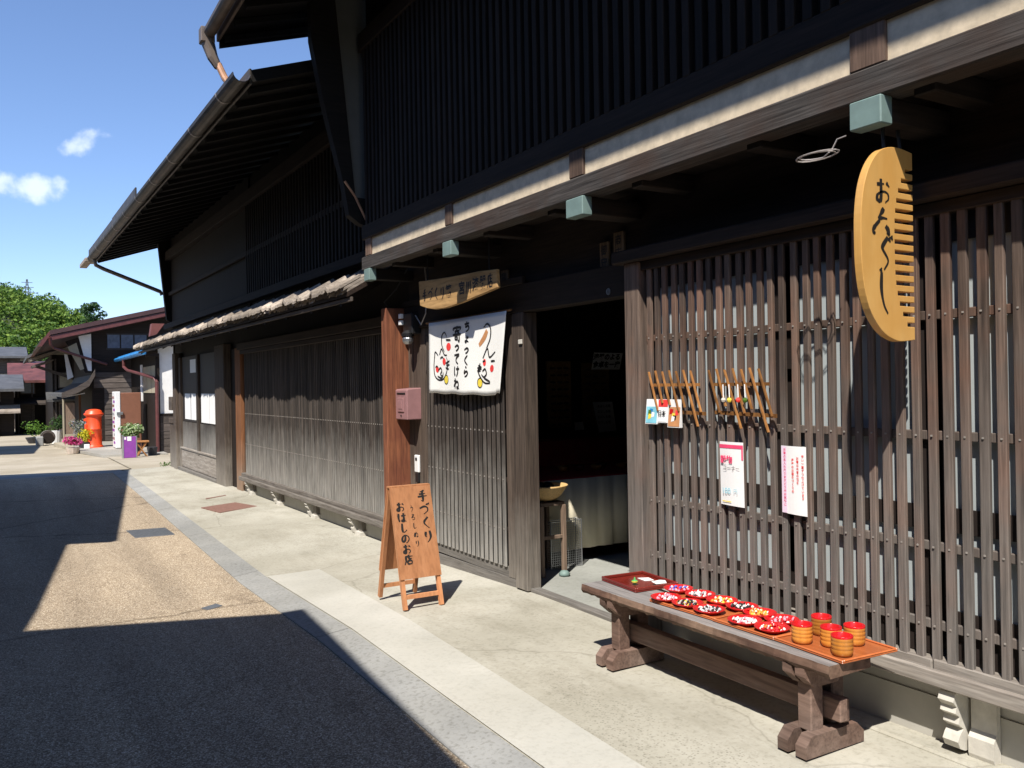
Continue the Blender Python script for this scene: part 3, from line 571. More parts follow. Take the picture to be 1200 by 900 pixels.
# main roof
EX, EZ, PITCH = 1.965, 5.25, 0.30
roof = P('roof', 'roof_dark', lambda m: m.prism([(EX, EZ), (8.8, EZ + (8.8 - EX) * PITCH), (8.8, EZ + (8.8 - EX) * PITCH + .14), (EX, EZ + .12)], -3.2, 9.22, 'xz'))
for y in np.arange(0.4, 9.2, 0.46): MB().bar((EX + .03, y, EZ - .03), (3.2, y, EZ - .03 + (3.2 - EX - .03) * PITCH), .055, .07, up=(0, 1, 0)).build('rafter', 'roof_dark', roof)
P('roof_fascia', 'gutter', lambda m: m.cbox(EX - .03, EX - .002, -3.2, 9.24, EZ - .03, EZ + .12, .004), parent=roof)
P('barge_board', 'roof_dark', lambda m: m.prism([(EX, EZ - .09), (3.1, EZ - .09 + 1.2 * PITCH), (3.1, EZ + .06 + 1.2 * PITCH), (EX, EZ + .06)], 9.222, 9.26, 'xz'), parent=roof)
gut = MB(); nG = 8; vs = []; 
for y in (-3.2, 9.20):
    for k in range(nG + 1):
        a = math.pi + math.pi * k / nG; vs.append((EX - .10 + .065 * math.cos(a), y, EZ + .06 + .07 * math.sin(a)))
gut.add(vs, [(k, k + 1, nG + 2 + k, nG + 1 + k) for k in range(nG)]); gutter = gut.build('gutter', 'gutter', roof)
P('gutter_outlet', 'gutter', lambda m: (m.cbox(EX - .19, EX - .05, 9.20, 9.33, EZ - .06, EZ + .10, .01), m.tube([(EX - .12, 9.26, EZ - .02), (EX - .07, 9.24, EZ - .20), (EX - .02, 9.22, EZ - .30)], [.07, .055, .04], 8)), parent=roof)
P('downpipe', 'rust_pipe', lambda m: m.tube([(EX - .02, 9.22, EZ - .27), (EX + .03, 9.16, EZ - .42), (EX + .06, 9.1, EZ - .50), (EX + .10, 9.0, EZ - .56), (EX + .16, 8.8, EZ - .57)], .036, 10), parent=roof)

# ------------------------------------------------------------------ neighbour house (H2), turned slightly towards the street
T2 = lambda w, y, z: (FX - w - 0.021 * (y - 8.2), y, z)
nb = thing('neighbour_house', 'long dark timber house with low shingled pent roof and pale weathered lattice', 'house', (3.5, 14.5, -0.1))
def Q(name, mat, fn, parent=nb, **kw):
    mb = MB(T2); fn(mb); return mb.build(name, mat, parent, **kw)
Q('wall', 'dark_z', lambda m: (m.box(-.10, -.035, 8.2, 20.85, -0.2, 5.08), m.box(-6.0, -5.9, 8.2, 21.4, -0.3, 6.2), m.box(-6, -.02, 20.85, 20.95, -0.3, 4.95), m.box(-6, -.1, 8.2, 8.3, -.2, 4.9)))
Q('base_wall', 'stone_base', lambda m: m.box(-.02, 0.0, 8.3, 14.75, -0.14, 0.2))
Q('sill', 'sill', lambda m: (m.cbox(0.06, .125, 8.25, 14.62, 0.10, 0.165, .006), m.cbox(0.0, .08, 8.25, 14.62, 0.165, 0.215, .005)))
Q('head_rail', 'dark_y', lambda m: (m.cbox(-.02, .10, 8.2, 14.7, 2.25, 2.36), m.cbox(0.0, .08, 8.2, 14.6, 2.18, 2.245)))
l2 = Q('lattice_screen', 'dark_y', lambda m: [m.box(0.0, .02, 8.25, 14.55, z - .018, z + .018) for z in (.70, 1.2, 1.72)])
s2 = mesh_mat(MB().cbox(-0.007, 0.007, -0.0195, 0.0195, 0, 2.0, 0.003), 'slat', 'lattice2'); n2 = MB(T2)
yy_ = 8.33
while yy_ < 14.5:
    o = put(s2, 'slat', l2, T2(.028, yy_, .205 + random.uniform(-.01, 0))); o.rotation_euler = (rad(random.uniform(-.1, .1)), 0, rad(random.uniform(-3, 3)))
    for z in (.70, 1.2): n2.box(.0345, .040, yy_ - .006, yy_ + .006, z - .006, z + .006)
    yy_ += 0.0625 + random.uniform(-.004, .004)
n2.build('nail_heads', 'nail', l2)['kind'] = 'stuff'
for yb in (9.62, 11.2, 12.75, 14.25):
    mb = MB(T2); mb.prism([(a * .9, b * .98 - .10) for a, b in [(0.115, 0.20), (0.13, 0.18), (0.105, 0.16), (0.115, 0.14), (0.07, 0.10), (0.085, 0.07), (0.07, 0.02), (0.0, 0.0), (0.0, 0.20)]], yb - .04, yb + .04, 'xz'); mb.build('carved_bracket', 'carved', nb)
    Q('base_post', 'frame_z', lambda m: m.cbox(0.0, .05, yb - .24, yb - .14, -.1, .10, .004))
    Q('base_stone', 'carved', lambda m: m.prism([(0, -.13), (.085, -.13), (.075, -.05), (.0, -.035)], yb - .27, yb - .11, 'xz'))
Q('post', 'tan_post', lambda m: m.cbox(-.02, .05, 14.70, 15.05, -.12, 2.3, .008))
Q('post', 'frame_z', lambda m: m.cbox(-.02, .12, 15.55, 16.25, -.14, 2.4, .01))
Q('post', 'frame_z', lambda m: m.cbox(-.02, .14, 19.9, 20.2, -.14, 2.4, .01))
Q('corner_wall', 'frame_z', lambda m: (m.cbox(-.02, .10, 20.2, 20.85, -.16, 0.85, .01), m.cbox(-.02, .12, 20.2, 20.87, .85, .97, .01)))
Q('meter_box', 'frame_y', lambda m: m.cbox(-.0, .16, 20.25, 20.6, 1.15, 1.45, .01))
Q('recess_wall', 'dark_z', lambda m: m.box(-.02, 0.0, 15.05, 15.55, -.1, 2.3))
# panelled door bay
db = Q('door_frame', 'frame_z', lambda m: m.cbox(.01, .07, 16.25, 16.42, -.1, 2.3, .006)); Q('door_post', 'frame_z', lambda m: m.cbox(.01, .07, 17.95, 18.10, .3, 2.3, .006), parent=db); Q('door_post', 'frame_z', lambda m: m.cbox(.01, .07, 19.72, 19.9, -.1, 2.3, .006), parent=db)
for ya, yb in ((16.42, 17.95), (18.10, 19.72)):
    Q('lower_panel', 'lattice2', lambda m: m.box(.0, .03, ya, yb, .36, .92), parent=db)
    Q('glass_pane', 'mullion', lambda m: m.box(.0, .02, ya, yb, .93, 2.3), parent=db)
Q('kick_board', 'sill', lambda m: (m.cbox(.03, .055, 16.3, 19.8, -.05, .34, .006), m.cbox(.03, .075, 16.3, 19.8, .335, .37, .004)), parent=db)
Q('door_sill', 'frame_y', lambda m: m.cbox(-.02, .12, 16.25, 19.9, -.14, -.06, .006), parent=db)
# papers behind the door panes
for (ya, yb, z0, z1) in ((16.52, 17.12, .95, 1.52), (17.15, 17.85, .95, 1.52), (18.35, 18.82, .98, 1.52), (18.88, 19.45, .98, 1.52)):
    tg = Q('paper_sheet', 'white', lambda m: m.box(.023, .028, ya, yb, z0, z1), parent=None)
    tag(tg, 'white paper sheet in the panelled door, %s' % {16.52: 'nearest the lattice', 17.15: 'second from the lattice', 18.35: 'third from the lattice', 18.88: 'farthest from the lattice'}[ya], 'paper', 'papers in the neighbour door')
tag(Q('notice', 'white', lambda m: m.box(.03, .05, 18.15, 18.75, 1.95, 2.22), parent=None), 'small white square notice high above the door papers', 'notice')
# pent roof of overlapping shingle boards
pent = Q('pent_roof', 'dark_y', lambda m: m.prism([(.60, 2.52), (.60, 2.57), (0, 2.92), (0, 2.86)], 8.22, 21.9, 'xz'))
Q('eave_board', 'frame_y', lambda m: m.cbox(.555, .58, 8.20, 21.9, 2.47, 2.515, .005), parent=pent)
for k in range(15): Q('rafter', 'dark_x', lambda m: m.prism([(.57, 2.44), (.57, 2.515), (0, 2.845), (0, 2.77)], 8.5 + k * .93, 8.56 + k * .93, 'xz'), parent=pent)
def plank_mesh(seed):
    # a ragged width of weathered boards in three overlapping courses, with one raised batten
    r = random.Random(seed); mb = MB(); W_ = 0.50; n = 21
    for c, (xa, xb, zz) in enumerate(((-0.050, .17, 0.072), (-.018, .32, .036), (0.014, .58, 0.0))):
        edge = [xa + r.uniform(-.012, .012) for _ in range(6)]; lump = [r.uniform(-.010, .010) for _ in range(6)]; vs = []
        for k in range(n):
            t = k / (n - 1); q = min(4, int(t * 5)); e_ = edge[q] + r.uniform(-.006, .006)
            h = .034 * math.exp(-((t - .88) / .055) ** 2) + lump[q] + r.uniform(-.004, .004)
            for x_, th in ((e_, 0), (e_ + .006, .030), (xb, .030), (xb, 0)): vs.append((x_, t * W_, x_ * .58 + h + th + zz - .03))
        mb.add(vs, [(4 * i + j, 4 * i + (j + 1) % 4, 4 * i + 4 + (j + 1) % 4, 4 * i + 4 + j) for i in range(n - 1) for j in range(4)] + [(0, 1, 2, 3), tuple(4 * (n - 1) + j for j in range(4))])
    return mesh_mat(mb, 'shingle_board', 'plank')
PM = [plank_mesh(s_) for s_ in range(8)]
yy_ = 8.24; k = 0
while yy_ < 21.8:
    o = put(PM[k % 8], 'shingle_board', pent, T2(.62 + random.uniform(-.010, .014), yy_, 2.575 + random.uniform(-.006, .006))); o.rotation_euler.z = rad(1.2 + random.uniform(-.6, .6)); o.rotation_euler.x = rad(random.uniform(-.9, .9)); yy_ += 0.497; k += 1
# upper floor
u2 = Q('upper_screen', 'dark_y', lambda m: (m.cbox(-.02, .10, 8.3, 21.4, 3.0, 3.12), m.cbox(-.02, .12, 8.3, 21.4, 4.55, 4.75), m.cbox(.0, .06, 8.3, 21.4, 3.75, 3.83)))
us = mesh_mat(MB().cbox(-0.015, 0.015, -0.03, 0.03, 0, 1.45, 0.003), 'slat', 'dark_z')
for y in np.arange(8.4, 14.2, 0.125): put(us, 'slat', u2, T2(.05, float(y), 3.11))
Q('upper_wall', 'dark_z', lambda m: m.box(-.03, -.005, 14.2, 20.95, 2.9, 5.05))
Q('end_wing', 'dark_z', lambda m: m.prism([(0.26, 4.99), (0.10, 3.2), (-.3, 3.0), (-.3, 5.18)], 20.95, 21.1, 'xz'))
Q('wing_edge', 'copper', lambda m: m.bar((.262, 21.33, 4.8), (.105, 21.33, 3.2), .03, .02), parent=None) if False else None
GZ, GW = 4.62, 1.42
r2 = Q('roof', 'roof_dark', lambda m: m.prism([(GW, GZ), (GW, GZ + .12), (-6.2, GZ + .12 + (GW + 6.2) * .34), (-6.2, GZ + (GW + 6.2) * .34)], 8.55, 22.3, 'xz'))
for k in range(28): Q('rafter', 'roof_dark', lambda m: m.bar((GW - .02, 8.75 + k * .49, GZ - .035), (-.05, 8.75 + k * .49, GZ - .035 + (GW) * .34), .055, .07, up=(0, 1, 0)), parent=r2)
for k in range(19):
    ya = 8.55 + k * .7237; Q('eave_board', 'gutter_grey', lambda m: m.cbox(GW + .002, GW + .028, ya, ya + .715, GZ - .02 + random.uniform(-.006, .006), GZ + .13, .004), parent=r2)
def half_gutter(m, w, z, ya, yb, r, n=8):
    vs = [(w + r * math.cos(math.pi + math.pi * k / n), y, z + r * math.sin(math.pi + math.pi * k / n)) for y in (ya, yb) for k in range(n + 1)]
    vs += [(w + (r - .006) * math.cos(math.pi + math.pi * k / n), y, z + (r - .006) * math.sin(math.pi + math.pi * k / n)) for y in (ya, yb) for k in range(n + 1)]
    m.add(vs, [(o + k, o + k + 1, o + n + 2 + k, o + n + 1 + k) for o in (0, 2 * n + 2) for k in range(n)])
g2 = Q('gutter', 'gutter_grey', lambda m: half_gutter(m, GW + .11, GZ + .055, 8.5, 22.2, .088), parent=r2)
for k in range(10): Q('gutter_strap', 'wire', lambda m: half_gutter(m, GW + .11, GZ + .053, 9.2 + k * 1.38, 9.225 + k * 1.38, .094), parent=r2)
Q('weather_board', 'gutter_grey', lambda m: (m.cbox(GW + .13, GW + .155, 15.0, 17.9, GZ + .02, GZ + .26, .004), m.cbox(GW + .13, GW + .155, 17.95, 22.1, GZ + .0, GZ + .24, .004)), parent=r2)
Q('roof_end', 'plank', lambda m: (m.cbox(GW - .1, GW + .06, 22.0, 23.6, GZ + .12, GZ + .20, .01), m.cbox(GW + .08, GW + .24, 22.0, 23.3, GZ - .03, GZ + .06, .01)), parent=r2)
Q('downpipe', 'gutter', lambda m: m.tube([(GW + .10, 21.6, GZ), (GW + .06, 21.6, GZ - .16), (GW - .1, 21.6, GZ - .24), (.14, 21.5, GZ - .72), (.10, 21.5, GZ - .8)], .045, 8), parent=r2)

# ------------------------------------------------------------------ things on the shop front
# comb sign
comb = thing('comb_sign', 'giant honey coloured wooden comb shop sign hanging from the jetty', 'sign', (3.15, 2.30, 1.775))
X0 = lambda px: 2.972 + (px - 1003) * 0.00505
Z0 = lambda py: 2.580 - (py - 172) * 0.00354
outl = [(1069, 398), (1052, 400), (1042, 398), (1030, 391), (1020, 379), (1012, 363), (1006, 340), (1003, 312), (1002.5, 285), (1003, 255), (1006, 228), (1011, 208), (1018, 192), (1027, 180), (1038, 174), (1052, 172.5), (1069, 176)]
outl = crom(outl, 3)
pts = [(X0(a), Z0(b)) for a, b in outl]
ns = 16; ysl = [199 + k * 12.1 for k in range(ns)]
for k, ypx in enumerate(ysl):
    t = (k - 7.5) / 7.5; inner = 1044.5 + 15 * abs(t) ** 3.2
    pts += [(X0(1069), Z0(ypx - 2.4)), (X0(inner), Z0(ypx - 2.4 - .5)), (X0(inner), Z0(ypx + 2.4 - .5)), (X0(1069), Z0(ypx + 2.4))]
mb = MB(); mb.prism(pts, 2.272, 2.308, 'xz'); co = mb.build('comb_board', 'comb', comb)
bv = co.modifiers.new('bevel', 'BEVEL'); bv.width = 0.0025; bv.segments = 2; bv.limit_method = 'ANGLE'; bv.angle_limit = rad(40)
mb = MB(); R_, U_, Nn = (1, 0, 0), (0, 0, 1), (0, -1, 0)
for ch, (xa, xb, ya, yb), w in (('お', (1020, 1041, 211, 241), .014), ('六', (1016, 1038, 247, 277), .015), ('ぐ', (1022, 1042, 279, 318), .014), ('｜し', (1018, 1042, 316, 369), .014)):
    strokes_to(mb, GL[ch], (X0(xa), 2.272, Z0(yb)), R_, U_, Nn, X0(xb) - X0(xa), Z0(ya) - Z0(yb), w)
mb.build('lettering', 'ink', comb)
MB().tube([(3.26, 2.292, 2.54), (3.26, 2.30, 2.62), (3.26, 2.31, 2.68)], .008, 6).build('hook', 'black', comb); MB().tube([(3.15, 2.292, 2.56), (3.15, 2.30, 2.68)], .008, 6).build('hook', 'black', comb)
# coil of wire by the copper cap
mb = MB(); path = [(3.05, 2.40, 2.64), (3.045, 2.44, 2.635), (3.04, 2.46, 2.60), (3.03, 2.47, 2.585)]
for k in range(30):
    a = k / 30 * 4 * math.pi; path.append((3.01 + (.045 + .0006 * k) * math.cos(a), 2.52 + (.075 + .0012 * k) * math.sin(a), 2.578 + .003 * math.sin(a * .7)))
mb.tube(path, .0032, 5); tag(mb.build('wire_coil', 'wire'), 'loose coil of pale wire by the copper bracket cap', 'wire')
# banner
ban = thing('cloth_banner', 'white cotton door curtain painted with two cats and black brush writing', 'banner', (3.43, 6.6, 1.55))
def bx_(s_, t): # s along -Y (0 left..1 right in view), t 0 bottom..1 top
    y = 7.36 - s_ * 1.45 + (1 - t) * (.02 + .15 * s_ ** 3); x = 3.425 + .012 * math.sin(s_ * 9) * (1.2 - t) + .018 * (s_ ** 6) * (1 - t); z = 1.545 + .655 * t + (1 - t) * (-.02 * s_ + .02 * (1 if s_ > .93 else 0) + .004 * math.sin(s_ * 22))
    return (x, y, z)
ns_, nt_ = 40, 16; vs = [bx_(i / ns_, j / nt_) for j in range(nt_ + 1) for i in range(ns_ + 1)]
fs = [(j * (ns_ + 1) + i, j * (ns_ + 1) + i + 1, (j + 1) * (ns_ + 1) + i + 1, (j + 1) * (ns_ + 1) + i) for j in range(nt_) for i in range(ns_)]
cl = smooth(MB().add(vs, fs).build('cloth', 'cloth', ban)); sv = cl.modifiers.new('thick', 'SOLIDIFY'); sv.thickness = .002
MB().tube([(3.44, 7.45, 2.205), (3.44, 5.86, 2.205)], .010, 6).build('rod', 'bamboo', ban)
def on_banner(mb, strokes, w, lift=.0045):
    # strokes in banner coords 0..1 ; follows the cloth
    for si, st in enumerate(strokes):
        p_ = crom(st, 5); n = len(p_); vs = []
        for i, q in enumerate(p_):
            a, b = Vector(p_[max(i - 1, 0)]), Vector(p_[min(i + 1, n - 1)]); d = Vector(((b.x - a.x) * 1.45, (b.y - a.y) * .655)); d = d.normalized() if d.length else Vector((1, 0))
            ww = w * (.6 + .5 * math.sin(math.pi * (i / (n - 1) * .8 + .15)))
            for sgn in (1, -1):
                P_ = Vector(bx_(q[0] - d.y * ww * sgn / 2 / 1.45, q[1] + d.x * ww * sgn / 2 / .655)); P_.x -= lift + .0002 * si; vs.append(P_)
        mb.add(vs, [(2 * i, 2 * i + 1, 2 * i + 3, 2 * i + 2) for i in range(n - 1)])
def blob(mb, cx, cy, rx, ry, lift=.004):
    vs = [bx_(cx, cy)] + [bx_(cx + rx * math.cos(k * math.pi / 6), cy + ry * math.sin(k * math.pi / 6)) for k in range(12)]
    vs = [(a - lift, b, c) for a, b, c in vs]; mb.add(vs, [(0, 1 + k, 1 + (k + 1) % 12) for k in range(12)])
def gl_at(ch, cx, cy, sx, sy): return [[(cx + (a - .5) * sx, cy + (b - .5) * sy) for a, b in st] for st in GL[ch]]
mb = MB()
for k, ch in enumerate('ちょっくら'): on_banner(mb, gl_at(ch, .545, .88 - k * .145, .085, .135), .017)
mb.build('brush_writing', 'ink', ban); mb = MB()
for k, ch in enumerate('寄ってけね'): on_banner(mb, gl_at(ch, .41, .80 - k * .165, (.13 if k == 0 else .09), (.21 if k == 0 else .15)), .019)
mb.build('brush_writing', 'ink', ban); mb = MB()
# cat on the left with a bowl on its tail, cat on the right with a brush on its tail
on_banner(mb, [[(.08, .52), (.07, .38), (.08, .25), (.13, .19), (.20, .21), (.25, .30), (.27, .42), (.25, .50)], [(.08, .50), (.09, .58), (.13, .53)], [(.15, .54), (.18, .62), (.22, .54), (.26, .53)],
   [(.22, .58), (.185, .68), (.19, .80), (.23, .84), (.26, .78)], [(.09, .36), (.11, .38), (.13, .36)], [(.16, .49), (.19, .51), (.21, .48)], [(.13, .32), (.16, .36), (.18, .32), (.16, .27), (.19, .25), (.20, .30)], [(.12, .24), (.17, .22), (.20, .26)],
   [(.24, .42), (.30, .45)], [(.25, .39), (.30, .40)], [(.24, .36), (.29, .34)], [(.25, .74), (.32, .73)]], .014)
mb.build('cat_drawing', 'ink', ban); mb = MB()
on_banner(mb, [[(.72, .40), (.70, .30), (.73, .22), (.78, .16), (.85, .15)], [(.75, .46), (.80, .58), (.83, .47), (.90, .53)], [(.79, .58), (.83, .70), (.83, .82), (.79, .88), (.75, .84)], [(.85, .42), (.90, .42)], [(.75, .42), (.78, .43)],
   [(.75, .30), (.78, .33), (.80, .27), (.77, .23), (.74, .26)], [(.77, .22), (.85, .17)], [(.70, .37), (.74, .35)], [(.69, .34), (.74, .33)], [(.69, .30), (.73, .31)]], .015)
mb.build('cat_drawing', 'ink', ban)
mb = MB(); blob(mb, .115, .335, .022, .045); blob(mb, .215, .445, .024, .05); blob(mb, .285, .64, .034, .055); blob(mb, .77, .41, .018, .045); blob(mb, .865, .33, .024, .045); mb.build('red_paint', 'redprint', ban)
mb = MB(); blob(mb, .245, .20, .030, .058); blob(mb, .725, .155, .028, .055); mb.build('yellow_paint', 'yellow', ban)
mb = MB(); on_banner(mb, [[(.79, .80), (.76, .72), (.70, .62)]], .05, .0035); mb.build('brown_paint', 'orange_print', ban)
mb = MB(); on_banner(mb, [[(.245 + .032 * math.cos(a), .20 + .06 * math.sin(a)) for a in np.linspace(0, 6.3, 9)], [(.725 + .03 * math.cos(a), .155 + .058 * math.sin(a)) for a in np.linspace(0, 6.3, 9)]], .007, .0055); mb.build('bell_outline', 'ink', ban)
# curved name board
nb_ = thing('name_board', 'long tan wooden name board with black writing under the jetty', 'sign', (3.3, 6.5, 2.3))
top = [(7.27, 2.575), (6.95, 2.56), (6.7, 2.548), (6.4, 2.538), (6.1, 2.53), (5.81, 2.512)]; bot = [(5.80, 2.365), (6.1, 2.335), (6.4, 2.305), (6.7, 2.286), (6.95, 2.292), (7.1, 2.315), (7.25, 2.35)]
mb = MB(); mb.prism(top + bot, 3.285, 3.315, 'yz'); o = mb.build('board', 'sign_wood', nb_); bv = o.modifiers.new('b', 'BEVEL'); bv.width = .006
txt = '手づくり箸 宮川漆器店'
for k, ch in enumerate(txt):
    if ch == ' ': continue
    mb = MB(); yc = 7.14 - k * .123; zc = 2.432 + .0 * k - .015 * math.sin(k / 10 * 3.1)
    if ch in GL: strokes_to(mb, GL[ch], (3.285, yc + .05, zc - .055), (0, -1, 0), (0, 0, 1), (-1, 0, 0), .10, .115, .015)
    else: font_to(mb, ch, (3.285, yc, zc), (0, -1, 0), (0, 0, 1), (-1, 0, 0), .115, .003)
    mb.build('lettering', 'ink', nb_)
for yy_ in (7.1, 5.95): MB().tube([(3.30, yy_, 2.53), (3.30, yy_, 2.80)], .006, 5).build('hanging_wire', 'black', nb_)
# small wooden plaques
for (ya, yb, z0, z1, lab, txt) in ((6.135, 6.02, 2.30, 2.545, 'dark narrow wooden plaque beside the tan name board', '宮川'), (4.765, 4.665, 2.37, 2.57, 'small brown plaque left of the two above the doorway', '御守'), (4.61, 4.50, 2.38, 2.615, 'taller grey plaque by the lattice corner above the doorway', '商店')):
    t = thing('wall_plaque', lab, 'plaque', (3.5, ya, z0)); MB().cbox(3.505, 3.525, yb, ya, z0, z1, .003).build('board', 'plaque', t); mb = MB()
    for k, ch in enumerate(txt): font_to(mb, ch, (3.505, (ya + yb) / 2, z1 - .06 - k * .085), (0, -1, 0), (0, 0, 1), (-1, 0, 0), .075, .001)
    mb.build('lettering', 'ink', t)
t = thing('number_plate', 'tiny grey round number plate on the lintel above the doorway', 'plate', (3.465, 4.63, 2.23)); MB().tube([(3.466, 4.625, 2.225), (3.470, 4.625, 2.225)], .022, 12).build('disc', 'steel', t)
mb = MB(); font_to(mb, '8', (3.466, 4.625, 2.225), (0, -1, 0), (0, 0, 1), (-1, 0, 0), .04); mb.build('numeral', 'black', t)
# mauve letter box
lb = thing('letter_box', 'mauve metal letter box mounted beside the red post', 'letter box', (3.46, 7.9, 1.29))
mb = MB(); mb.prism([(3.36, 1.285), (3.565, 1.285), (3.565, 1.60), (3.375, 1.585), (3.36, 1.575)], 7.76, 8.045, 'xz'); o = mb.build('box', 'mauve', lb); bv = o.modifiers.new('b', 'BEVEL'); bv.width = .008; bv.segments = 2
MB().box(3.355, 3.362, 7.80, 8.0, 1.535, 1.55).build('slot', 'black', lb); MB().cbox(3.350, 3.362, 7.83, 7.98, 1.36, 1.50, .004).build('door_panel', 'mauve', lb); MB().cbox(3.346, 3.352, 7.86, 7.95, 1.39, 1.47, .002).build('emblem_plate', 'mauve', lb); MB().box(3.353, 3.361, 7.895, 7.912, 1.315, 1.332).build('keyhole', 'black', lb)
# intercom
ic = thing('intercom', 'small white intercom box on the weathered wall below the letter box', 'intercom', (3.5, 7.86, .8)); MB().cbox(3.485, 3.512, 7.80, 7.89, .76, .93, .006).build('case', 'machine_white', ic); MB().box(3.482, 3.486, 7.825, 7.865, .875, .905).build('screen', 'black', ic); MB().cbox(3.49, 3.512, 7.81, 7.88, .66, .755, .004).build('lower_case', 'black', ic); MB().tube([(3.50, 7.845, .66), (3.503, 7.85, .45), (3.503, 7.845, .2)], .006, 5).build('cable', 'black', ic)
# electric meter / lamp cluster
em = thing('porch_lamp', 'black electric box with a small round lamp above the red post', 'lamp', (3.4, 7.8, 2.1))
MB().cbox(3.40, 3.50, 7.70, 7.92, 2.12, 2.33, .012).build('case', 'black', em)
MB().lathe([(0.001, -.05), (.035, -.045), (.052, -.02), (.055, .01), (.04, .04), (.015, .05), (.001, .05)], 14, (3.40, 7.80, 2.07)).build('glass_bowl', 'steel', em); MB().lathe([(0.001, .035), (.06, .03), (.062, .06), (.03, .09), (.001, .09)], 14, (3.40, 7.80, 2.07)).build('shade', 'black', em)
for z in (2.22, 2.285): MB().cbox(3.37, 3.40, 7.90, 7.96, z, z + .045, .003).build('switch', 'machine_white', em)
tag(MB().tube([(3.44, 7.70, 2.30), (3.43, 7.55, 2.20), (3.44, 7.46, 2.3), (3.45, 7.45, 2.55), (3.45, 7.5, 2.8)], .006, 5).build('cable', 'wire'), 'thin pale cable running up from the porch lamp', 'cable')
tag(MB().tube([(3.44, 7.95, 2.30), (3.40, 8.2, 2.38), (3.36, 8.3, 2.48), (3.4, 8.05, 2.6), (3.45, 7.9, 2.78)], .008, 5).build('cable', 'black'), 'black cable looping over the red post', 'cable')
# racks of slanting bamboo on the lattice
def rack(y0, label, sticks):
    t = thing('bamboo_rack', label, 'rack', (3.41, y0, 1.42))
    MB().bar((3.405, y0 + .02, 1.445), (3.405, y0 - .42, 1.435), .012, .02).build('cross_bar', 'bamboo', t); MB().bar((3.408, y0 + .03, 1.60), (3.408, y0 - .37, 1.60), .012, .018).build('cross_bar', 'bamboo', t)
    for k, L in enumerate(sticks):
        ya = y0 + .06 - k * .062; MB().bar((3.394, ya, 1.68 + .006 * (k % 2)), (3.378, ya - .10 * L, 1.68 - .235 * L), .008, .0115, up=(-1, 0, 0)).build('stick', 'bamboo', t)
    return t
rack(4.07, 'bamboo hanging rack with card packets below it', [1, .8, .85, 1, .9, 1.35, 1.0]); rack(3.55, 'bamboo hanging rack with small bead charms', [1, .85, 1.35, 1, .9, 1.4, 1.05])
for k, (dy, c) in enumerate(((.09, 'carved'), (.135, 'yellow'), (.20, 'redprint'), (.25, 'leaf_green'))):
    t = thing('bead_charm', '%s bead charm hanging on the right bamboo rack' % ['cream', 'yellow', 'red', 'green'][k], 'charm', (3.37, 3.56 - dy, 1.5), 'bead charms on the bamboo rack')
    MB().tube([(3.376, 3.57 - dy, 1.60), (3.374, 3.565 - dy, 1.53)], .003, 5).build('cord', 'white', t); MB().lathe([(.001, -.014), (.010, -.010), (.014, 0), (.010, .010), (.001, .014)], 8, (3.373, 3.565 - dy, 1.515)).build('bead', c, t)
for k, (ya, yb, c, h, lab) in enumerate(((4.145, 4.035, 'blueprint', .15, 'blue packet hanging first below the left bamboo rack'), (4.03, 3.945, 'white', .14, 'white packet with red top, middle of the three under the left rack'), (3.94, 3.83, 'orange_print', .165, 'colourful dark printed packet nearest the long rack under the left rack'))):
    t = thing('card_packet', lab, 'packet', (3.37, ya, 1.37), 'packets under the left rack'); z1 = 1.515
    MB().prism([(3.372, z1 - h), (3.392, z1 - h), (3.388, z1)], yb, ya, 'xz').build('packet', 'white' if k != 2 else 'machine_white', t)
    m_ = MB(); m_.add([(3.3705, ya - .005, z1 - h + .006), (3.3705, yb + .005, z1 - h + .006), (3.3825, yb + .005, z1 - .045), (3.3825, ya - .005, z1 - .045)], [(0, 1, 2, 3)]); m_.build('picture', c if k != 1 else 'white', t)
    if k == 1:
        m_ = MB(); m_.add([(3.381, ya, z1 - .045), (3.381, yb, z1 - .045), (3.386, yb, z1 - .002), (3.386, ya, z1 - .002)], [(0, 1, 2, 3)]); m_.build('red_header', 'redprint', t)
        m_ = MB(); font_to(m_, '日本', (3.3735, (ya + yb) / 2, z1 - .085), (0, -1, 0), (.1, 0, 1), (-1, 0, 0), .036, .001, lift=.004); m_.build('lettering', 'ink', t)
    else:
        rr_ = random.Random(k); nm = 'print_patch'
        for cc in (('leaf_green', 'white', 'yellow', 'blue') if k == 0 else ('black', 'redprint', 'white', 'yellow', 'black', 'lacquer')):
            a, b = rr_.uniform(yb + .015, ya - .04), rr_.uniform(.012, h - .085); m_ = MB(); sx_ = 3.3705 + .012 * (b / (h - .05)) - .001 - .0003 * rr_.random()
            m_.add([(sx_, a + .028, z1 - h + b), (sx_, a, z1 - h + b + .006), (sx_ + .0025, a - .004, z1 - h + b + .03), (sx_ + .0025, a + .022, z1 - h + b + .034)], [(0, 1, 2, 3)]); m_.build(nm, cc, t)
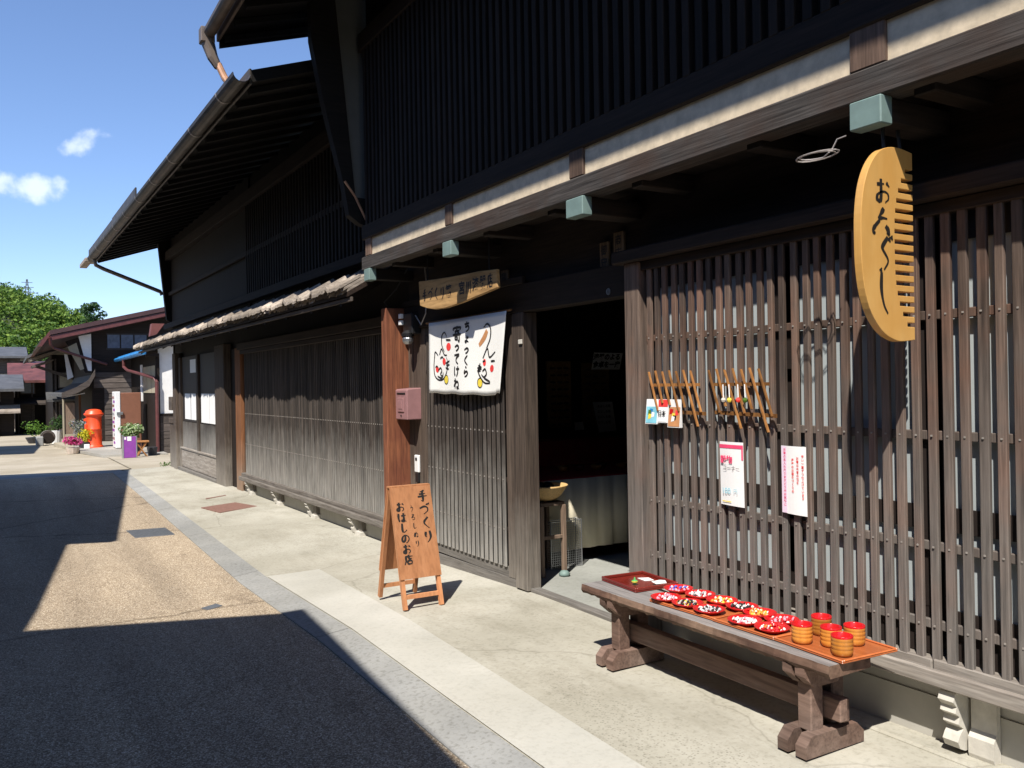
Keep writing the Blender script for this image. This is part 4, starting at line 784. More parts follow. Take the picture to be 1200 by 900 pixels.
# notices on the lattice
def notice(ya, yb, z0, z1, label):
    t = thing('paper_notice', label, 'notice', (3.41, ya, z0)); m_ = MB(); n = 8; vs = []
    for j in (0, 1):
        for i in range(n + 1):
            s_ = i / n; vs.append((3.412 - .006 * math.sin(s_ * math.pi) + .003 * (1 - j), ya + (yb - ya) * s_, (z0, z1)[j] - .004 * s_ * (1 - j)))
    m_.add(vs, [(i, i + 1, n + 2 + i, n + 1 + i) for i in range(n)]); o = m_.build('sheet', 'white', t); o.modifiers.new('s', 'SOLIDIFY').thickness = .0012; return t
D_ = ((0, -1, 0), (0, 0, 1), (-1, 0, 0))
def curve_x(y, ya, yb): return 3.412 - .006 * math.sin((y - ya) / (yb - ya) * math.pi) - .0028
def strip(m, ya, yb, y0, y1, z0, z1, n=6):
    vs = [(curve_x(y0 + (y1 - y0) * i / n, ya, yb), y0 + (y1 - y0) * i / n, z) for z in (z0, z1) for i in range(n + 1)]; m.add(vs, [(i, i + 1, n + 2 + i, n + 1 + i) for i in range(n)])
n1 = notice(3.548, 3.372, .938, 1.285, 'white price notice with a pink band on the slatted front')
m_ = MB(); strip(m_, 3.548, 3.372, 3.548, 3.372, 1.25, 1.27); strip(m_, 3.548, 3.372, 3.384, 3.373, 1.19, 1.25, 1); m_.build('pink_band', 'pink', n1)
m_ = MB(); font_to(m_, '穀物', (3.402, 3.49, 1.185), *D_, .045, .0015, lift=.001); m_.build('lettering', 'pink', n1); m_ = MB(); font_to(m_, 'コーナー', (3.402, 3.455, 1.14), *D_, .032, .0, lift=.001); m_.build('lettering', 'ink_brown', n1)
m_ = MB(); font_to(m_, '100', (3.402, 3.495, 1.015), *D_, .045, .0, lift=.001); font_to(m_, '円', (3.402, 3.425, 1.015), *D_, .03, .0, lift=.001); m_.build('price', 'blueprint', n1); m_ = MB(); strip(m_, 3.548, 3.372, 3.53, 3.46, .955, .960); m_.build('lettering', 'yellow', n1)
n2_ = notice(3.108, 2.95, .943, 1.285, 'white notice with red vertical writing right of the price notice')
for c, yc, zt, tx in (('ink_brown', 3.083, 1.265, 'お箸の名入れ承りますどうぞお気軽に'), ('redprint', 3.03, 1.215, '漆塗のお箸手づくりの'), ('redprint', 3.0, 1.225, 'お箸は木曽の檜を'), ('redprint', 2.97, 1.235, '使い一膳ずつ仕上げています')):
    m_ = MB()
    for k, ch in enumerate(tx): font_to(m_, ch, (curve_x(yc, 3.108, 2.95) + .0015, yc, zt - k * .0175), *D_, .016, .0003, lift=.001)
    m_.build('lettering', c if c != 'ink_brown' else 'pink', n2_)
m_ = MB(); strip(m_, 3.108, 2.95, 3.106, 3.070, .945, 1.283, 3)
for i_ in range(len(m_.v)): m_.v[i_] = (m_.v[i_][0] + .0012, m_.v[i_][1], m_.v[i_][2])
m_.build('tinted_margin', 'pinkish', n2_)
# ------------------------------------------------------------------ sandwich board
sb = thing('sandwich_board', 'orange brown folding sandwich board with black brush writing on the pavement', 'sign board', (2.64, 6.08, -.01))
AP = (6.085, .845); FB = (5.84, -.02); BB = (6.335, -.02); xa, xb = 2.468, 2.80
def leg(x, foot): MB().bar((x, foot[0], foot[1]), (x, AP[0] + (-.012 if foot is FB else .012), AP[1]), .036, .028, up=(1, 0, 0)).build('leg', 'board', sb)
for x in (xa + .02, xb - .02): leg(x, FB); leg(x, BB)
def lerp2(a, b, t): return (a[0] + (b[0] - a[0]) * t, a[1] + (b[1] - a[1]) * t)
for foot, s_ in ((FB, -1), (BB, 1)):
    a = lerp2(AP, foot, .0); b = lerp2(AP, foot, .755); off = s_ * .016
    MB().prism([(a[0] + off, a[1] + .004), (b[0] + off, b[1]), (b[0] + off + s_ * .014, b[1] + .004), (a[0] + off + s_ * .014, a[1] + .008)], xa, xb, 'yz').build('panel', 'board', sb)
    c = lerp2(AP, foot, .90); MB().bar((xa + .03, c[0], c[1]), (xb - .03, c[0], c[1]), .02, .03).build('stretcher', 'board', sb)
MB().bar((xa - .002, AP[0], AP[1] + .012), (xb + .002, AP[0], AP[1] + .012), .05, .012).build('top_cap', 'board', sb)
nrm = Vector((0, -(AP[1] - FB[1]), -(AP[0] - FB[0]))).normalized(); nrm = Vector((0, nrm.y, -nrm.z)); upv = Vector((0, AP[0] - FB[0], AP[1] - FB[1])).normalized()
org = Vector(((xa + xb) / 2, AP[0], AP[1])) + nrm * .0305
rx = Vector((1, 0, 0)); mb = MB()
for k, ch in enumerate('手づくり'): strokes_to(mb, GL[ch], org + rx * (.048 + .003 * k) - upv * (.125 + k * .102), rx, upv, nrm, .085, .09, .014)
mb.build('lettering', 'ink', sb); mb = MB()
for k, ch in enumerate('おはしのお店'): strokes_to(mb, GL[ch], org + rx * (-.135 + .003 * k) - upv * (.185 + k * .079), rx, upv, nrm, .075, .074, .0125)
mb.build('lettering', 'ink', sb); mb = MB()
for k, ch in enumerate('うるしぬり'): strokes_to(mb, GL[ch], org + rx * (-.028 + .003 * k) - upv * (.19 + k * .066), rx, upv, nrm, .038, .046, .0055)
mb.build('lettering', 'ink', sb)

# ------------------------------------------------------------------ bench and wares
bench = thing('display_bench', 'long weathered wooden bench with trestle feet by the slatted front', 'bench', (3.1, 3.3, 0))
m_ = MB(); rb = random.Random(4); vs = []
nseg = 60
for i in range(nseg + 1):
    y = 2.43 + i * (4.215 - 2.43) / nseg; j = rb.uniform(-.006, .004); k_ = rb.uniform(-.005, .004)
    for x, z in ((2.938 + j, .377 + k_), (2.925 + j * .7, .395), (2.93 + j * .6, .428), (3.19, .43), (3.19, .377)): vs.append((x, y, z))
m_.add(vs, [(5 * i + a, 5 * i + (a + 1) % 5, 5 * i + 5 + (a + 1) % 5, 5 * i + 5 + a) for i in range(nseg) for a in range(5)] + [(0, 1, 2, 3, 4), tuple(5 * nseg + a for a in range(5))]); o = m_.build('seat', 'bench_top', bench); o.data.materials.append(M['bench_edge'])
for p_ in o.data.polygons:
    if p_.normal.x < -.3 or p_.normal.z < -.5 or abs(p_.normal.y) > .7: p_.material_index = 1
for yc in (2.62, 3.98):
    for d in (-.045, .055): MB().prism([(2.91, 0.0), (2.91, .05), (2.95, .092), (3.24, .092), (3.285, .05), (3.285, 0.0)], yc + d - .032, yc + d + .026, 'xz').build('foot', 'bench', bench)
    MB().cbox(2.99, 3.07, yc - .038, yc + .038, .085, .33, .006).build('leg', 'bench', bench); MB().cbox(3.13, 3.21, yc - .035, yc + .045, .095, .33, .006).build('leg', 'bench', bench)
    for d in (-.025, .045): MB().prism([(2.935, .378), (2.935, .34), (3.0, .285), (3.15, .285), (3.2, .34), (3.2, .378)], yc + d - .026, yc + d + .024, 'xz').build('cross_brace', 'bench', bench)
    MB().cbox(3.145, 3.185, yc - .085, yc - .040, .11, .215, .006).build('wedge', 'bench', bench)
MB().cbox(3.078, 3.128, 2.50, 4.10, .135, .235, .005).build('stretcher', 'bench', bench)
def tray(name, label, cx, cy, lx, ly, z, rot, mat, h=.022, rim=.012):
    t = thing(name, label, 'tray', (cx, cy, z), 'trays on the bench', rot)
    MB().cbox(-lx / 2, lx / 2, -ly / 2, ly / 2, 0, .008, .003).build('base', mat, t, local=True); m_ = MB()
    for (a, b, c, d) in ((-lx / 2, -lx / 2 + rim, -ly / 2, ly / 2), (lx / 2 - rim, lx / 2, -ly / 2, ly / 2), (-lx / 2 + rim, lx / 2 - rim, -ly / 2, -ly / 2 + rim), (-lx / 2 + rim, lx / 2 - rim, ly / 2 - rim, ly / 2)): m_.cbox(a, b, c, d, .008, h, .003)
    m_.build('rim', mat, t, local=True); return t
tray('lacquer_tray', 'dark red lacquer tray at the far end of the bench', 3.205, 4.02, .30, .36, .431, rad(-4), 'lacquer_dark', .026)
tray('lacquer_tray', 'orange brown tray carrying six plates of trinkets', 3.165, 3.43, .34, .48, .431, rad(2), 'tray', .016, .01)
tray('lacquer_tray', 'orange brown tray carrying four plates, middle of the bench', 3.165, 3.0, .33, .39, .431, rad(1), 'tray', .016, .01)
tray('lacquer_tray', 'orange brown tray under the wooden cups', 3.165, 2.60, .34, .40, .431, rad(-3), 'tray', .016, .01)
PL = [(3.05, 3.60, 'red plate with pink and white candy charms nearest the bench front'), (3.235, 3.71, 'red plate with pink and blue trinkets beside the dark tray'), (3.245, 3.545, 'red plate with silver and black trinkets at the back of the bench'), (3.065, 3.445, 'red plate of dark beads with an orange tag, front row'), (3.25, 3.385, 'red plate of yellow and white beads by the lattice'), (3.07, 3.29, 'red plate of small grey beads, front row right'),
      (3.245, 3.235, 'red plate heaped with black and white beads'), (3.07, 3.045, 'red plate of white shell beads'), (3.23, 3.10, 'red plate with an orange fan and white ball'), (3.085, 2.885, 'red plate with red and white charms nearest the cups'), (3.225, 2.955, 'red plate of red and pink charms behind the cups')]
plm = mesh_mat(MB().lathe([(.001, .003), (.045, .003), (.048, 0), (.052, 0), (.055, .006), (.078, .018), (.083, .024), (.080, .025), (.074, .022), (.055, .010), (.001, .009)], 28), 'plate', 'lacquer')
for p_ in plm.polygons: p_.use_smooth = True
PAL = {'red': (.6, .02, .03), 'white': (.8, .78, .74), 'black': (.02, .02, .02), 'yellow': (.75, .5, .05), 'pink': (.75, .3, .38), 'blue': (.08, .12, .5), 'orange': (.75, .28, .05), 'green': (.1, .4, .12), 'grey': (.42, .42, .43)}
for k_, c in PAL.items(): M['bead_' + k_] = plain('bead_' + k_, c, .3, var=.05)
PCOL = [['pink', 'white', 'pink', 'red'], ['pink', 'white', 'blue', 'red'], ['grey', 'black', 'white', 'grey'], ['black', 'grey', 'black', 'yellow'], ['yellow', 'white', 'orange', 'white'], ['grey', 'black', 'white', 'grey'], ['black', 'white', 'white', 'black'], ['white', 'white', 'white', 'pink'], ['orange', 'yellow', 'white', 'orange'], ['red', 'white', 'red', 'orange'], ['red', 'pink', 'red', 'white']]
for (px, py, lab), cs in zip(PL, PCOL):
    o = bpy.data.objects.new('trinket_plate', plm); link(o, None, loc=(px, py, .4395)); tag(o, lab, 'plate', 'red plates on the bench')
    r_ = random.Random(int(px * 1000 + py * 100)); m_ = MB(); mi = []
    for k in range(42):
        a, d = r_.uniform(0, 6.28), .056 * math.sqrt(r_.random()); s_ = r_.uniform(.0055, .0095); n0 = len(m_.f)
        cx_, cy_, cz_ = px + d * math.cos(a), py + d * math.sin(a), .451 + r_.uniform(0, .010) + (.056 - d) * .12
        if k % 5 == 4: m_.bar((cx_ - s_ * 1.6, cy_ - s_, cz_ + .004), (cx_ + s_ * 1.6, cy_ + s_, cz_ + .008), s_ * .8, s_ * .5)
        else: m_.lathe([(s_ * .35, -s_ * .9), (s_, -s_ * .2), (s_ * .9, s_ * .4), (s_ * .3, s_ * .95)], 7, (cx_, cy_, cz_)); m_.f.append(tuple(range(len(m_.v) - 7, len(m_.v))))
        mi += [r_.randrange(4)] * (len(m_.f) - n0)
    me = bpy.data.meshes.new('trinkets'); me.from_pydata(m_.v, [], m_.f); 
    for c in cs: me.materials.append(M['bead_' + c])
    me.polygons.foreach_set('material_index', mi); me.update(); o = bpy.data.objects.new('trinkets', me); link(o); o['kind'] = 'stuff'; o['label'] = 'small ' + ' and '.join(dict.fromkeys(cs)) + ' trinkets heaped on the ' + lab; o['category'] = 'trinkets'
    if len(o['label'].split()) > 16: o['label'] = ' '.join(dict.fromkeys(cs)) + ' trinkets on ' + ' '.join(lab.split()[:9])
# bits on the dark tray
t = thing('spinning_top', 'tiny green spinning top on the dark tray', 'toy', (3.135, 3.975, .44)); MB().lathe([(.001, 0), (.012, .012), (.018, .016), (.018, .026), (.006, .03), (.004, .045), (.001, .046)], 12, (3.135, 3.975, .44)).build('body', 'bead_green', t); MB().lathe([(.0185, .018), (.0192, .021), (.0185, .024)], 12, (3.135, 3.975, .44)).build('stripe', 'bead_yellow', t)
tag(MB().prism([(3.245, 4.02), (3.30, 4.00), (3.315, 4.07), (3.255, 4.10)], .4405, .4425, 'xy').build('price_card', 'white'), 'white paper card at the back of the dark tray', 'card'); tag(MB().prism([(3.20, 3.86), (3.265, 3.845), (3.30, 3.90), (3.28, 3.925), (3.215, 3.92)], .4585, .4605, 'xy').build('price_card', 'white'), 'white paper card on the near rim of the dark tray', 'card')
# cups
cup_o = mesh_mat(MB().lathe([(.001, .001), (.036, .001), (.042, .004), (.047, .012), (.0495, .030), (.0475, .033), (.0495, .036), (.0500, .048), (.048, .051), (.0500, .054), (.0500, .066), (.048, .069), (.0495, .072), (.0492, .094), (.0470, .094)], 30), 'cup_body', 'cupwood')
cup_i = mesh_mat(MB().lathe([(.0497, .086), (.0500, .0945), (.0480, .0965), (.0455, .0945), (.043, .03), (.036, .012), (.001, .011)], 30), 'cup_lining', 'lacquer')
for me in (cup_o, cup_i):
    for p_ in me.polygons: p_.use_smooth = True
for px, py, lab in ((3.065, 2.69, 'wooden cup with red rim nearest the plates'), (3.235, 2.725, 'wooden cup with red rim at the back left of the five'), (3.13, 2.585, 'wooden cup with red rim in the middle of the five'), (3.065, 2.475, 'wooden cup with red rim at the near front of the tray'), (3.235, 2.545, 'wooden cup with red rim at the back right by the slats')):
    t = thing('wooden_cup', lab, 'cup', (px, py, .4395), 'wooden cups on the tray', random.uniform(0, 6)); t.scale = (.92, .92, .92); put(cup_o, 'body', t, (0, 0, 0), True); put(cup_i, 'red_lining', t, (0, 0, 0), True)

# ------------------------------------------------------------------ inside the shop
tb = thing('display_table', 'table under a cream cloth inside the doorway', 'table', (4.7, 6.9, 0.01))
m_ = MB(); n = 60; vs = []
for i in range(n + 1):
    x = 4.0 + i * 1.9 / n; w_ = .012 * math.sin(i * 1.05) + .008 * math.sin(i * 2.3)
    vs += [(x, 6.38 + w_ - .015, .135), (x, 6.38 + w_ * .3, .76)]
m_.add(vs, [(2 * i, 2 * i + 2, 2 * i + 3, 2 * i + 1) for i in range(n)]); o = smooth(m_.build('cloth_front', 'cream_cloth', tb)); o.modifiers.new('s', 'SOLIDIFY').thickness = .004
MB().cbox(4.0, 5.9, 6.385, 7.45, .74, .77, .006).build('table_top', 'red_cloth', tb)
for x in (4.06, 5.84):
    for y in (6.46, 7.38): MB().cbox(x - .03, x + .03, y - .03, y + .03, .012, .74, .004).build('leg', 'dark_z', tb)
sh = thing('display_shelf', 'stepped shelf under dark red cloth at the back of the shop', 'shelf', (4.9, 7.8, 0.01)); MB().cbox(4.0, 6.6, 7.5, 8.0, .012, 1.02, .01).build('step', 'red_cloth', sh); MB().cbox(4.0, 6.6, 7.78, 8.03, 1.02, 1.10, .01).build('upper_step', 'dark_y', sh)
for k, (x, y) in enumerate(((4.75, 6.85), (4.9, 6.78), (5.05, 6.9), (5.22, 6.8), (5.4, 6.85), (4.6, 6.9))):
    tag(smooth(MB().lathe([(.001, 0), (.03, 0), (.045, .02), (.055, .05), (.05, .05), (.001, .02)], 18, (x, y, .771)).build('lacquer_bowl', ['lacquer_dark', 'cupwood'][k % 2])), ['dark lacquer bowl on the shop table, %s' % w for w in ('second from the door post', 'x', 'fourth from the door post', 'x', 'farthest from the door post', 'x')][k] if k % 2 == 0 else 'brown wooden bowl on the shop table, %s' % ['x', 'third from the door post', 'x', 'fifth from the door post', 'x', 'nearest the door post'][k], 'bowl', 'bowls on the shop table')
for (x0, x1, z0, z1, lab) in ((5.13, 5.45, 1.12, 1.86, 'tall tan chopstick display panel, left in the dark shop'), (5.60, 5.98, 1.12, 1.84, 'tall tan chopstick display panel behind the white signs')):
    t = thing('chopstick_display', lab, 'panel', (x0, 7.98, z0), 'chopstick panels'); MB().cbox(x0, x1, 7.985, 8.01, z0, z1, .004).build('board', 'sign_wood', t)
    for r__ in range(9):
        for c_ in range(3): MB().cbox(x0 + .04 + c_ * (x1 - x0 - .06) / 3, x0 + .04 + c_ * (x1 - x0 - .06) / 3 + .06, 7.965, 7.985, z1 - .09 - r__ * .078, z1 - .07 - r__ * .078, .002).build('chopstick_rest', 'bench', t)
t = thing('shop_sign', 'white slanted card with black writing hung inside the shop', 'sign', (5.62, 7.8, 1.75)); MB().prism([(5.60, 1.76), (5.99, 1.755), (6.04, 1.945), (5.64, 1.95)], 7.80, 7.806, 'xz').build('card', 'white', t); m_ = MB(); font_to(m_, '漆器のよる', (5.815, 7.80, 1.895), (1, 0, 0), (.2, 0, 1), (0, -1, 0), .075, .003); font_to(m_, '食卓を一度', (5.805, 7.80, 1.81), (1, 0, 0), (.2, 0, 1), (0, -1, 0), .075, .003); m_.build('lettering', 'ink', t)
t = thing('shop_sign', 'pale sheet with small writing below the slanted shop card', 'sign', (5.6, 7.75, 1.1)); MB().prism([(5.58, 1.40), (5.85, 1.40), (5.90, 1.07), (5.66, 1.06)], 7.76, 7.766, 'xz').build('card', 'white', t); 
for k in range(4): m_ = MB(); font_to(m_, 'おはし各種', (5.73, 7.76, 1.35 - k * .06), (1, 0, 0), (0, 0, 1), (0, -1, 0), .036); m_.build('lettering', 'ink', t)
tag(MB().prism([(5.3, 1.10), (5.42, 1.10), (5.40, 1.19), (5.29, 1.19)], 7.70, 7.706, 'xz').build('price_card', 'white'), 'tiny white price card on the dark shop shelf', 'card')
# basket on a tall stand
bs = thing('basket_stand', 'tall wooden stand inside the doorway carrying a basket', 'stand', (3.95, 6.15, .012))
for x, y in ((3.80, 6.04), (3.80, 6.30), (4.02, 6.04), (4.02, 6.30)): MB().cbox(x - .018, x + .018, y - .018, y + .018, .013, .60, .003).build('leg', 'brown_panel', bs)
MB().cbox(3.79, 4.03, 6.03, 6.31, .595, .625, .003).build('top', 'brown_panel', bs); MB().cbox(3.80, 4.02, 6.03, 6.05, .32, .35, .003).build('stretcher', 'brown_panel', bs)
tag(smooth(MB().lathe([(.001, .01), (.10, .01), (.15, .05), (.20, .12), (.212, .135), (.205, .14), (.19, .125), (.14, .06), (.001, .025)], 30, (3.90, 6.16, .625)).build('basket', 'basket')), 'round woven bamboo basket on the tall stand', 'basket')
for k, (dx, dy, s_) in enumerate(((-.05, 0, .075), (.06, .03, .06), (.02, -.08, .055))):
    tag(smooth(MB().lathe([(.001, -s_), (s_ * .7, -s_ * .7), (s_, 0), (s_ * .7, s_ * .6), (.001, s_ * .8)], 12, (3.90 + dx, 6.16 + dy, .735)).build('dark_bundle', 'black')), ['largest dark bundle lying in the woven basket', 'dark bundle at the right of the woven basket', 'small dark bundle at the front of the basket'][k], 'bundle', 'bundles in the basket')
# wire crate
wc = thing('wire_crate', 'folded galvanised wire mesh crate standing on the shop floor', 'crate', (4.15, 6.2, .012)); m_ = MB(); fr = MB()
cx0, cx1, cy0, cy1, cz1 = 4.02, 4.34, 6.24, 6.33, .42
for x, y in ((cx0, cy0), (cx1, cy0), (cx1, cy1), (cx0, cy1)): fr.tube([(x, y, .014), (x, y, cz1)], .006, 5)
for z in (.02, cz1): fr.tube([(cx0, cy0, z), (cx1, cy0, z), (cx1, cy1, z), (cx0, cy1, z), (cx0, cy0, z)], .005, 5)
fr.build('frame', 'steel', wc)
for x in np.arange(cx0 + .02, cx1, .02):
    for y in (cy0, cy1): m_.bar((x, y, .02), (x, y, cz1), .0028, .0028, up=(0, 1, 0))
for z in np.arange(.04, cz1, .02):
    for y in (cy0, cy1): m_.bar((cx0, y, z), (cx1, y, z), .0028, .0028)
    for x in (cx0, cx1): m_.bar((x, cy0, z), (x, cy1, z), .0028, .0028)
m_.build('mesh', 'steel', wc)['kind'] = 'stuff'
tag(smooth(MB().lathe([(.001, 0), (.04, .004), (.05, .02), (.03, .045), (.001, .052)], 9, (3.98, 5.98, .012)).build('door_stone', 'copper')), 'pale blue stone lying on the shop floor by the stand', 'stone')

# ------------------------------------------------------------------ foliage
def leaf_cloud(name, mat, clumps, n, size, parent=None, seed=1, flat=0.0):
    r = np.random.default_rng(seed); V = []; 
    for (cx, cy, cz, rx, ry, rz) in clumps:
        d = r.normal(size=(n, 3)); d /= np.linalg.norm(d, axis=1)[:, None]; rr_ = (0.55 + 0.5 * r.random(n) ** .5)[:, None]
        p_ = d * rr_ * np.array([rx, ry, rz]) + np.array([cx, cy, cz])
        nn = d + r.normal(size=(n, 3)) * .55 + np.array([0, 0, .5]); nn /= np.linalg.norm(nn, axis=1)[:, None]
        t = np.cross(nn, r.normal(size=(n, 3))); t /= np.linalg.norm(t, axis=1)[:, None]; b = np.cross(nn, t); s_ = (size * (.55 + .9 * r.random(n)))[:, None]
        V.append(np.stack([p_ - t * s_ * .55, p_ - b * s_ * .32 + nn * s_ * .08, p_ + t * s_ * .55, p_ + b * s_ * .32 + nn * s_ * .08], 1).reshape(-1, 3))
    V = np.concatenate(V); k = len(V) // 4; me = bpy.data.meshes.new(name); me.vertices.add(len(V)); me.vertices.foreach_set('co', V.ravel()); me.loops.add(len(V)); me.loops.foreach_set('vertex_index', np.arange(len(V), dtype=np.int32))
    me.polygons.add(k); me.polygons.foreach_set('loop_start', np.arange(0, 4 * k, 4, dtype=np.int32)); me.polygons.foreach_set('loop_total', np.full(k, 4, dtype=np.int32)); me.update(); me.validate(); me.materials.append(M[mat])
    o = bpy.data.objects.new(name, me); return link(o, parent)

# ------------------------------------------------------------------ open lot and far houses
wd = leaf_cloud('weeds', 'leaf_green', [(3.05 + .5 * random.random(), 21.05 + random.uniform(-.1, .15), g(21) + .03, .10, .06, .05) for _ in range(8)], 16, .035, None, 9); wd['kind'] = 'stuff'; wd['label'] = 'sparse small weeds at the foot of the dark house corner'
# house 3: low house with blue gutter
h3 = thing('low_house', 'low house with white plaster, dark boarding and a bright blue gutter', 'house', (4.2, 31, -.4))
def B3(name, mat, fn, parent=h3): 
    mb = MB(); fn(mb); return mb.build(name, mat, parent)
B3('gable_wall', 'white_plaster', lambda m: m.box(4.2, 9.0, 29.5, 29.6, -.42, 3.2)); B3('front_wall', 'dark_z', lambda m: m.box(4.2, 4.3, 29.6, 36.5, -.42, 2.9))
for k in range(5): B3('clapboard', 'clap', lambda m: m.prism([(29.46, -.44 + k * .24), (29.47, -.205 + k * .24), (29.5, -.205 + k * .24), (29.5, -.44 + k * .24)], 4.22, 9.0, 'yz'))
B3('corner_post', 'dark_z', lambda m: m.cbox(4.10, 4.22, 29.42, 29.56, -.42, 2.75)); B3('batten', 'dark_z', lambda m: (m.box(4.2, 9, 29.46, 29.49, .76, .84), m.box(4.72, 4.8, 29.45, 29.49, -.4, 2.7)))
for y0_, y1_ in ((30.0, 30.9), (31.0, 31.9), (32.0, 32.9)): B3('plaster_panel', 'tan_plaster', lambda m: m.box(4.17, 4.205, y0_, y1_, 1.5, 2.4))
B3('white_strip', 'white_plaster', lambda m: (m.box(4.165, 4.2, 29.62, 29.95, .75, 2.4), m.box(4.165, 4.2, 33.2, 33.6, 1.2, 2.5)))
B3('orange_post', 'tan_post', lambda m: m.cbox(4.05, 4.18, 33.9, 34.1, -.4, 1.5))
r3 = B3('pent_roof', 'grey_roof', lambda m: m.prism([(3.79, 2.80), (3.79, 2.86), (4.9, 3.25), (4.9, 3.18)], 29.15, 36.9, 'xz')); B3('fascia', 'blue', lambda m: m.cbox(3.75, 3.79, 29.1, 36.9, 2.72, 2.90, .006), r3); B3('gutter', 'blue', lambda m: m.tube([(3.69, 29.0, 2.78), (3.69, 36.9, 2.78)], .075, 8), r3); B3('rafter', 'dark_x', lambda m: m.box(3.8, 4.2, 29.3, 29.4, 2.66, 2.76), r3)
B3('downpipe', 'maroon', lambda m: m.tube([(3.69, 34.2, 2.75), (3.69, 34.2, 2.45), (3.76, 33.8, 2.32), (4.08, 29.5, 1.98), (4.12, 29.36, 1.86), (4.12, 29.36, -.4)], .055, 8))
B3('ridge_roof', 'red_roof', lambda m: (m.prism([(4.05, 3.9), (4.95, 3.55), (4.5, 3.2)], 29.0, 29.05, 'xz') if False else m.prism([(3.93, 3.30), (3.99, 3.70), (4.36, 3.70), (4.12, 3.36)], 29.2, 29.6, 'xz')))
# vending machine
vm = thing('vending_machine', 'white drinks vending machine with brown side beside the red post box', 'vending machine', (3.5, 32.5, -.375))
MB().cbox(3.32, 3.98, 32.0, 32.9, -.375, 1.52, .02).build('cabinet', 'machine_brown', vm); MB().cbox(3.16, 3.33, 31.98, 32.92, -.36, 1.56, .02).build('door', 'machine_white', vm)
for k in range(12): MB().box(3.152, 3.162, 32.10 + .2 * (k % 2), 32.55 + .25 * (k % 2), -.22 + k * .14, -.14 + k * .14).build('drink_display', ['purple', 'mauve', 'pane', 'purple', 'machine_brown'][k % 5], vm)
MB().cbox(3.20, 3.40, 31.93, 31.985, .77, .87, .01).build('handle', 'steel', vm)
# round red post box
pb = thing('post_box', 'round vermilion pillar post box standing by the vending machine', 'post box', (2.62, 33.5, -.375))
smooth(MB().lathe([(.29, 0), (.29, .05), (.265, .07), (.25, .09), (.25, .62), (.258, .63), (.258, .65), (.25, .66), (.25, 1.08)], 28, (2.62, 33.5, -.375)).build('pillar', 'vermilion', pb)); smooth(MB().lathe([(.25, 1.08), (.30, 1.12), (.325, 1.15), (.32, 1.18), (.27, 1.22), (.26, 1.27), (.20, 1.31), (.10, 1.335), (.001, 1.34)], 28, (2.62, 33.5, -.375)).build('cap', 'vermilion', pb))
MB().prism([(2.30, .56), (2.30, .62), (2.40, .66), (2.40, .54)], 33.38, 33.62, 'xz').build('slot_hood', 'vermilion', pb); MB().cbox(2.33, 2.40, 33.36, 33.64, .25, .45, .02).build('notice_frame', 'vermilion', pb); MB().box(2.325, 2.331, 33.40, 33.60, .28, .42).build('notice', 'vermilion', pb)
# purple panel stand, stool, potted plant
ps = thing('panel_stand', 'purple panel stand with pale edges in front of the leafy pot', 'stand', (3.08, 27.6, -.36)); zb = g(27.6) - .03; MB().cbox(2.93, 3.27, 27.55, 27.62, zb, zb + .62, .01).build('panel', 'purple', ps); MB().cbox(2.905, 2.935, 27.54, 27.85, zb, zb + .66, .006).build('edge', 'steel', ps); MB().cbox(3.265, 3.295, 27.54, 27.63, zb, zb + .64, .006).build('edge', 'steel', ps); MB().box(3.03, 3.14, 27.543, 27.549, zb + .50, zb + .63).build('label', 'white', ps); MB().box(2.95, 3.0, 27.543, 27.549, zb + .54, zb + .61).build('label', 'white', ps)
st = thing('folding_stool', 'small orange brown folding stool with crossed legs beside the purple stand', 'stool', (3.5, 28.2, -.38)); zb = g(28.2) - .035; MB().cbox(3.28, 3.70, 28.05, 28.35, zb + .43, zb + .48, .01).build('seat', 'stool', st)
for y_ in (28.09, 28.31):
    for a, b in ((3.34, 3.64), (3.64, 3.34)): MB().bar((a, y_, zb), (b, y_ + .015, zb + .44), .03, .04, up=(0, 1, 0)).build('leg', 'stool', st)
pp = thing('potted_plant', 'large pale leafy plant in a dark pot behind the purple stand', 'plant', (3.3, 28.9, -.4)); zb = g(28.9) - .035; MB().lathe([(.001, 0), (.17, 0), (.22, .4), (.25, .42), (.20, .40), (.001, .38)], 16, (3.35, 28.9, zb)).build('pot', 'pot_dark', pp)
leaf_cloud('foliage', 'leaf_pot', [(3.35 + random.uniform(-.25, .25), 28.9 + random.uniform(-.2, .2), zb + .72 + random.uniform(-.12, .18), .17, .17, .14) for _ in range(13)], 75, .085, None, 3).parent = None
fo = bpy.data.objects['foliage']; fo.parent = pp; fo.location = -Vector(pp.location)
t = thing('plant_pot', 'empty dark pot on the ground beside the stool', 'pot', (3.85, 28.6, g(28.6) - .035)); MB().lathe([(.001, 0), (.12, 0), (.16, .26), (.14, .26), (.001, .22)], 14, (3.85, 28.6, g(28.6) - .035)).build('pot', 'pot_dark', t)
def flowers(x, y, z, h, r, mat, pot, label, hp=.2):
    t = thing('flower_pot', label, 'flowers', (x, y, z)); MB().lathe([(.001, 0), (r * .6, 0), (r * .8, hp), (r * .7, hp), (.001, hp * .9)], 12, (x, y, z)).build('pot', pot, t); rq = random.Random(int(x * 100))
    o = leaf_cloud('blooms', mat, [(x + rq.uniform(-.6, .6) * r, y + rq.uniform(-.5, .5) * r, z + hp + h * rq.uniform(.3, .9), r * .55, r * .55, h * .35) for _ in range(9)], 60, .07, None, int(x * 10)); o.parent = t; o.location = -Vector(t.location); return t
flowers(1.86, 32.0, g(32) - .05, .34, .28, 'flower_pink', 'terracotta', 'pot of bright pink flowers at the corner of the apron')
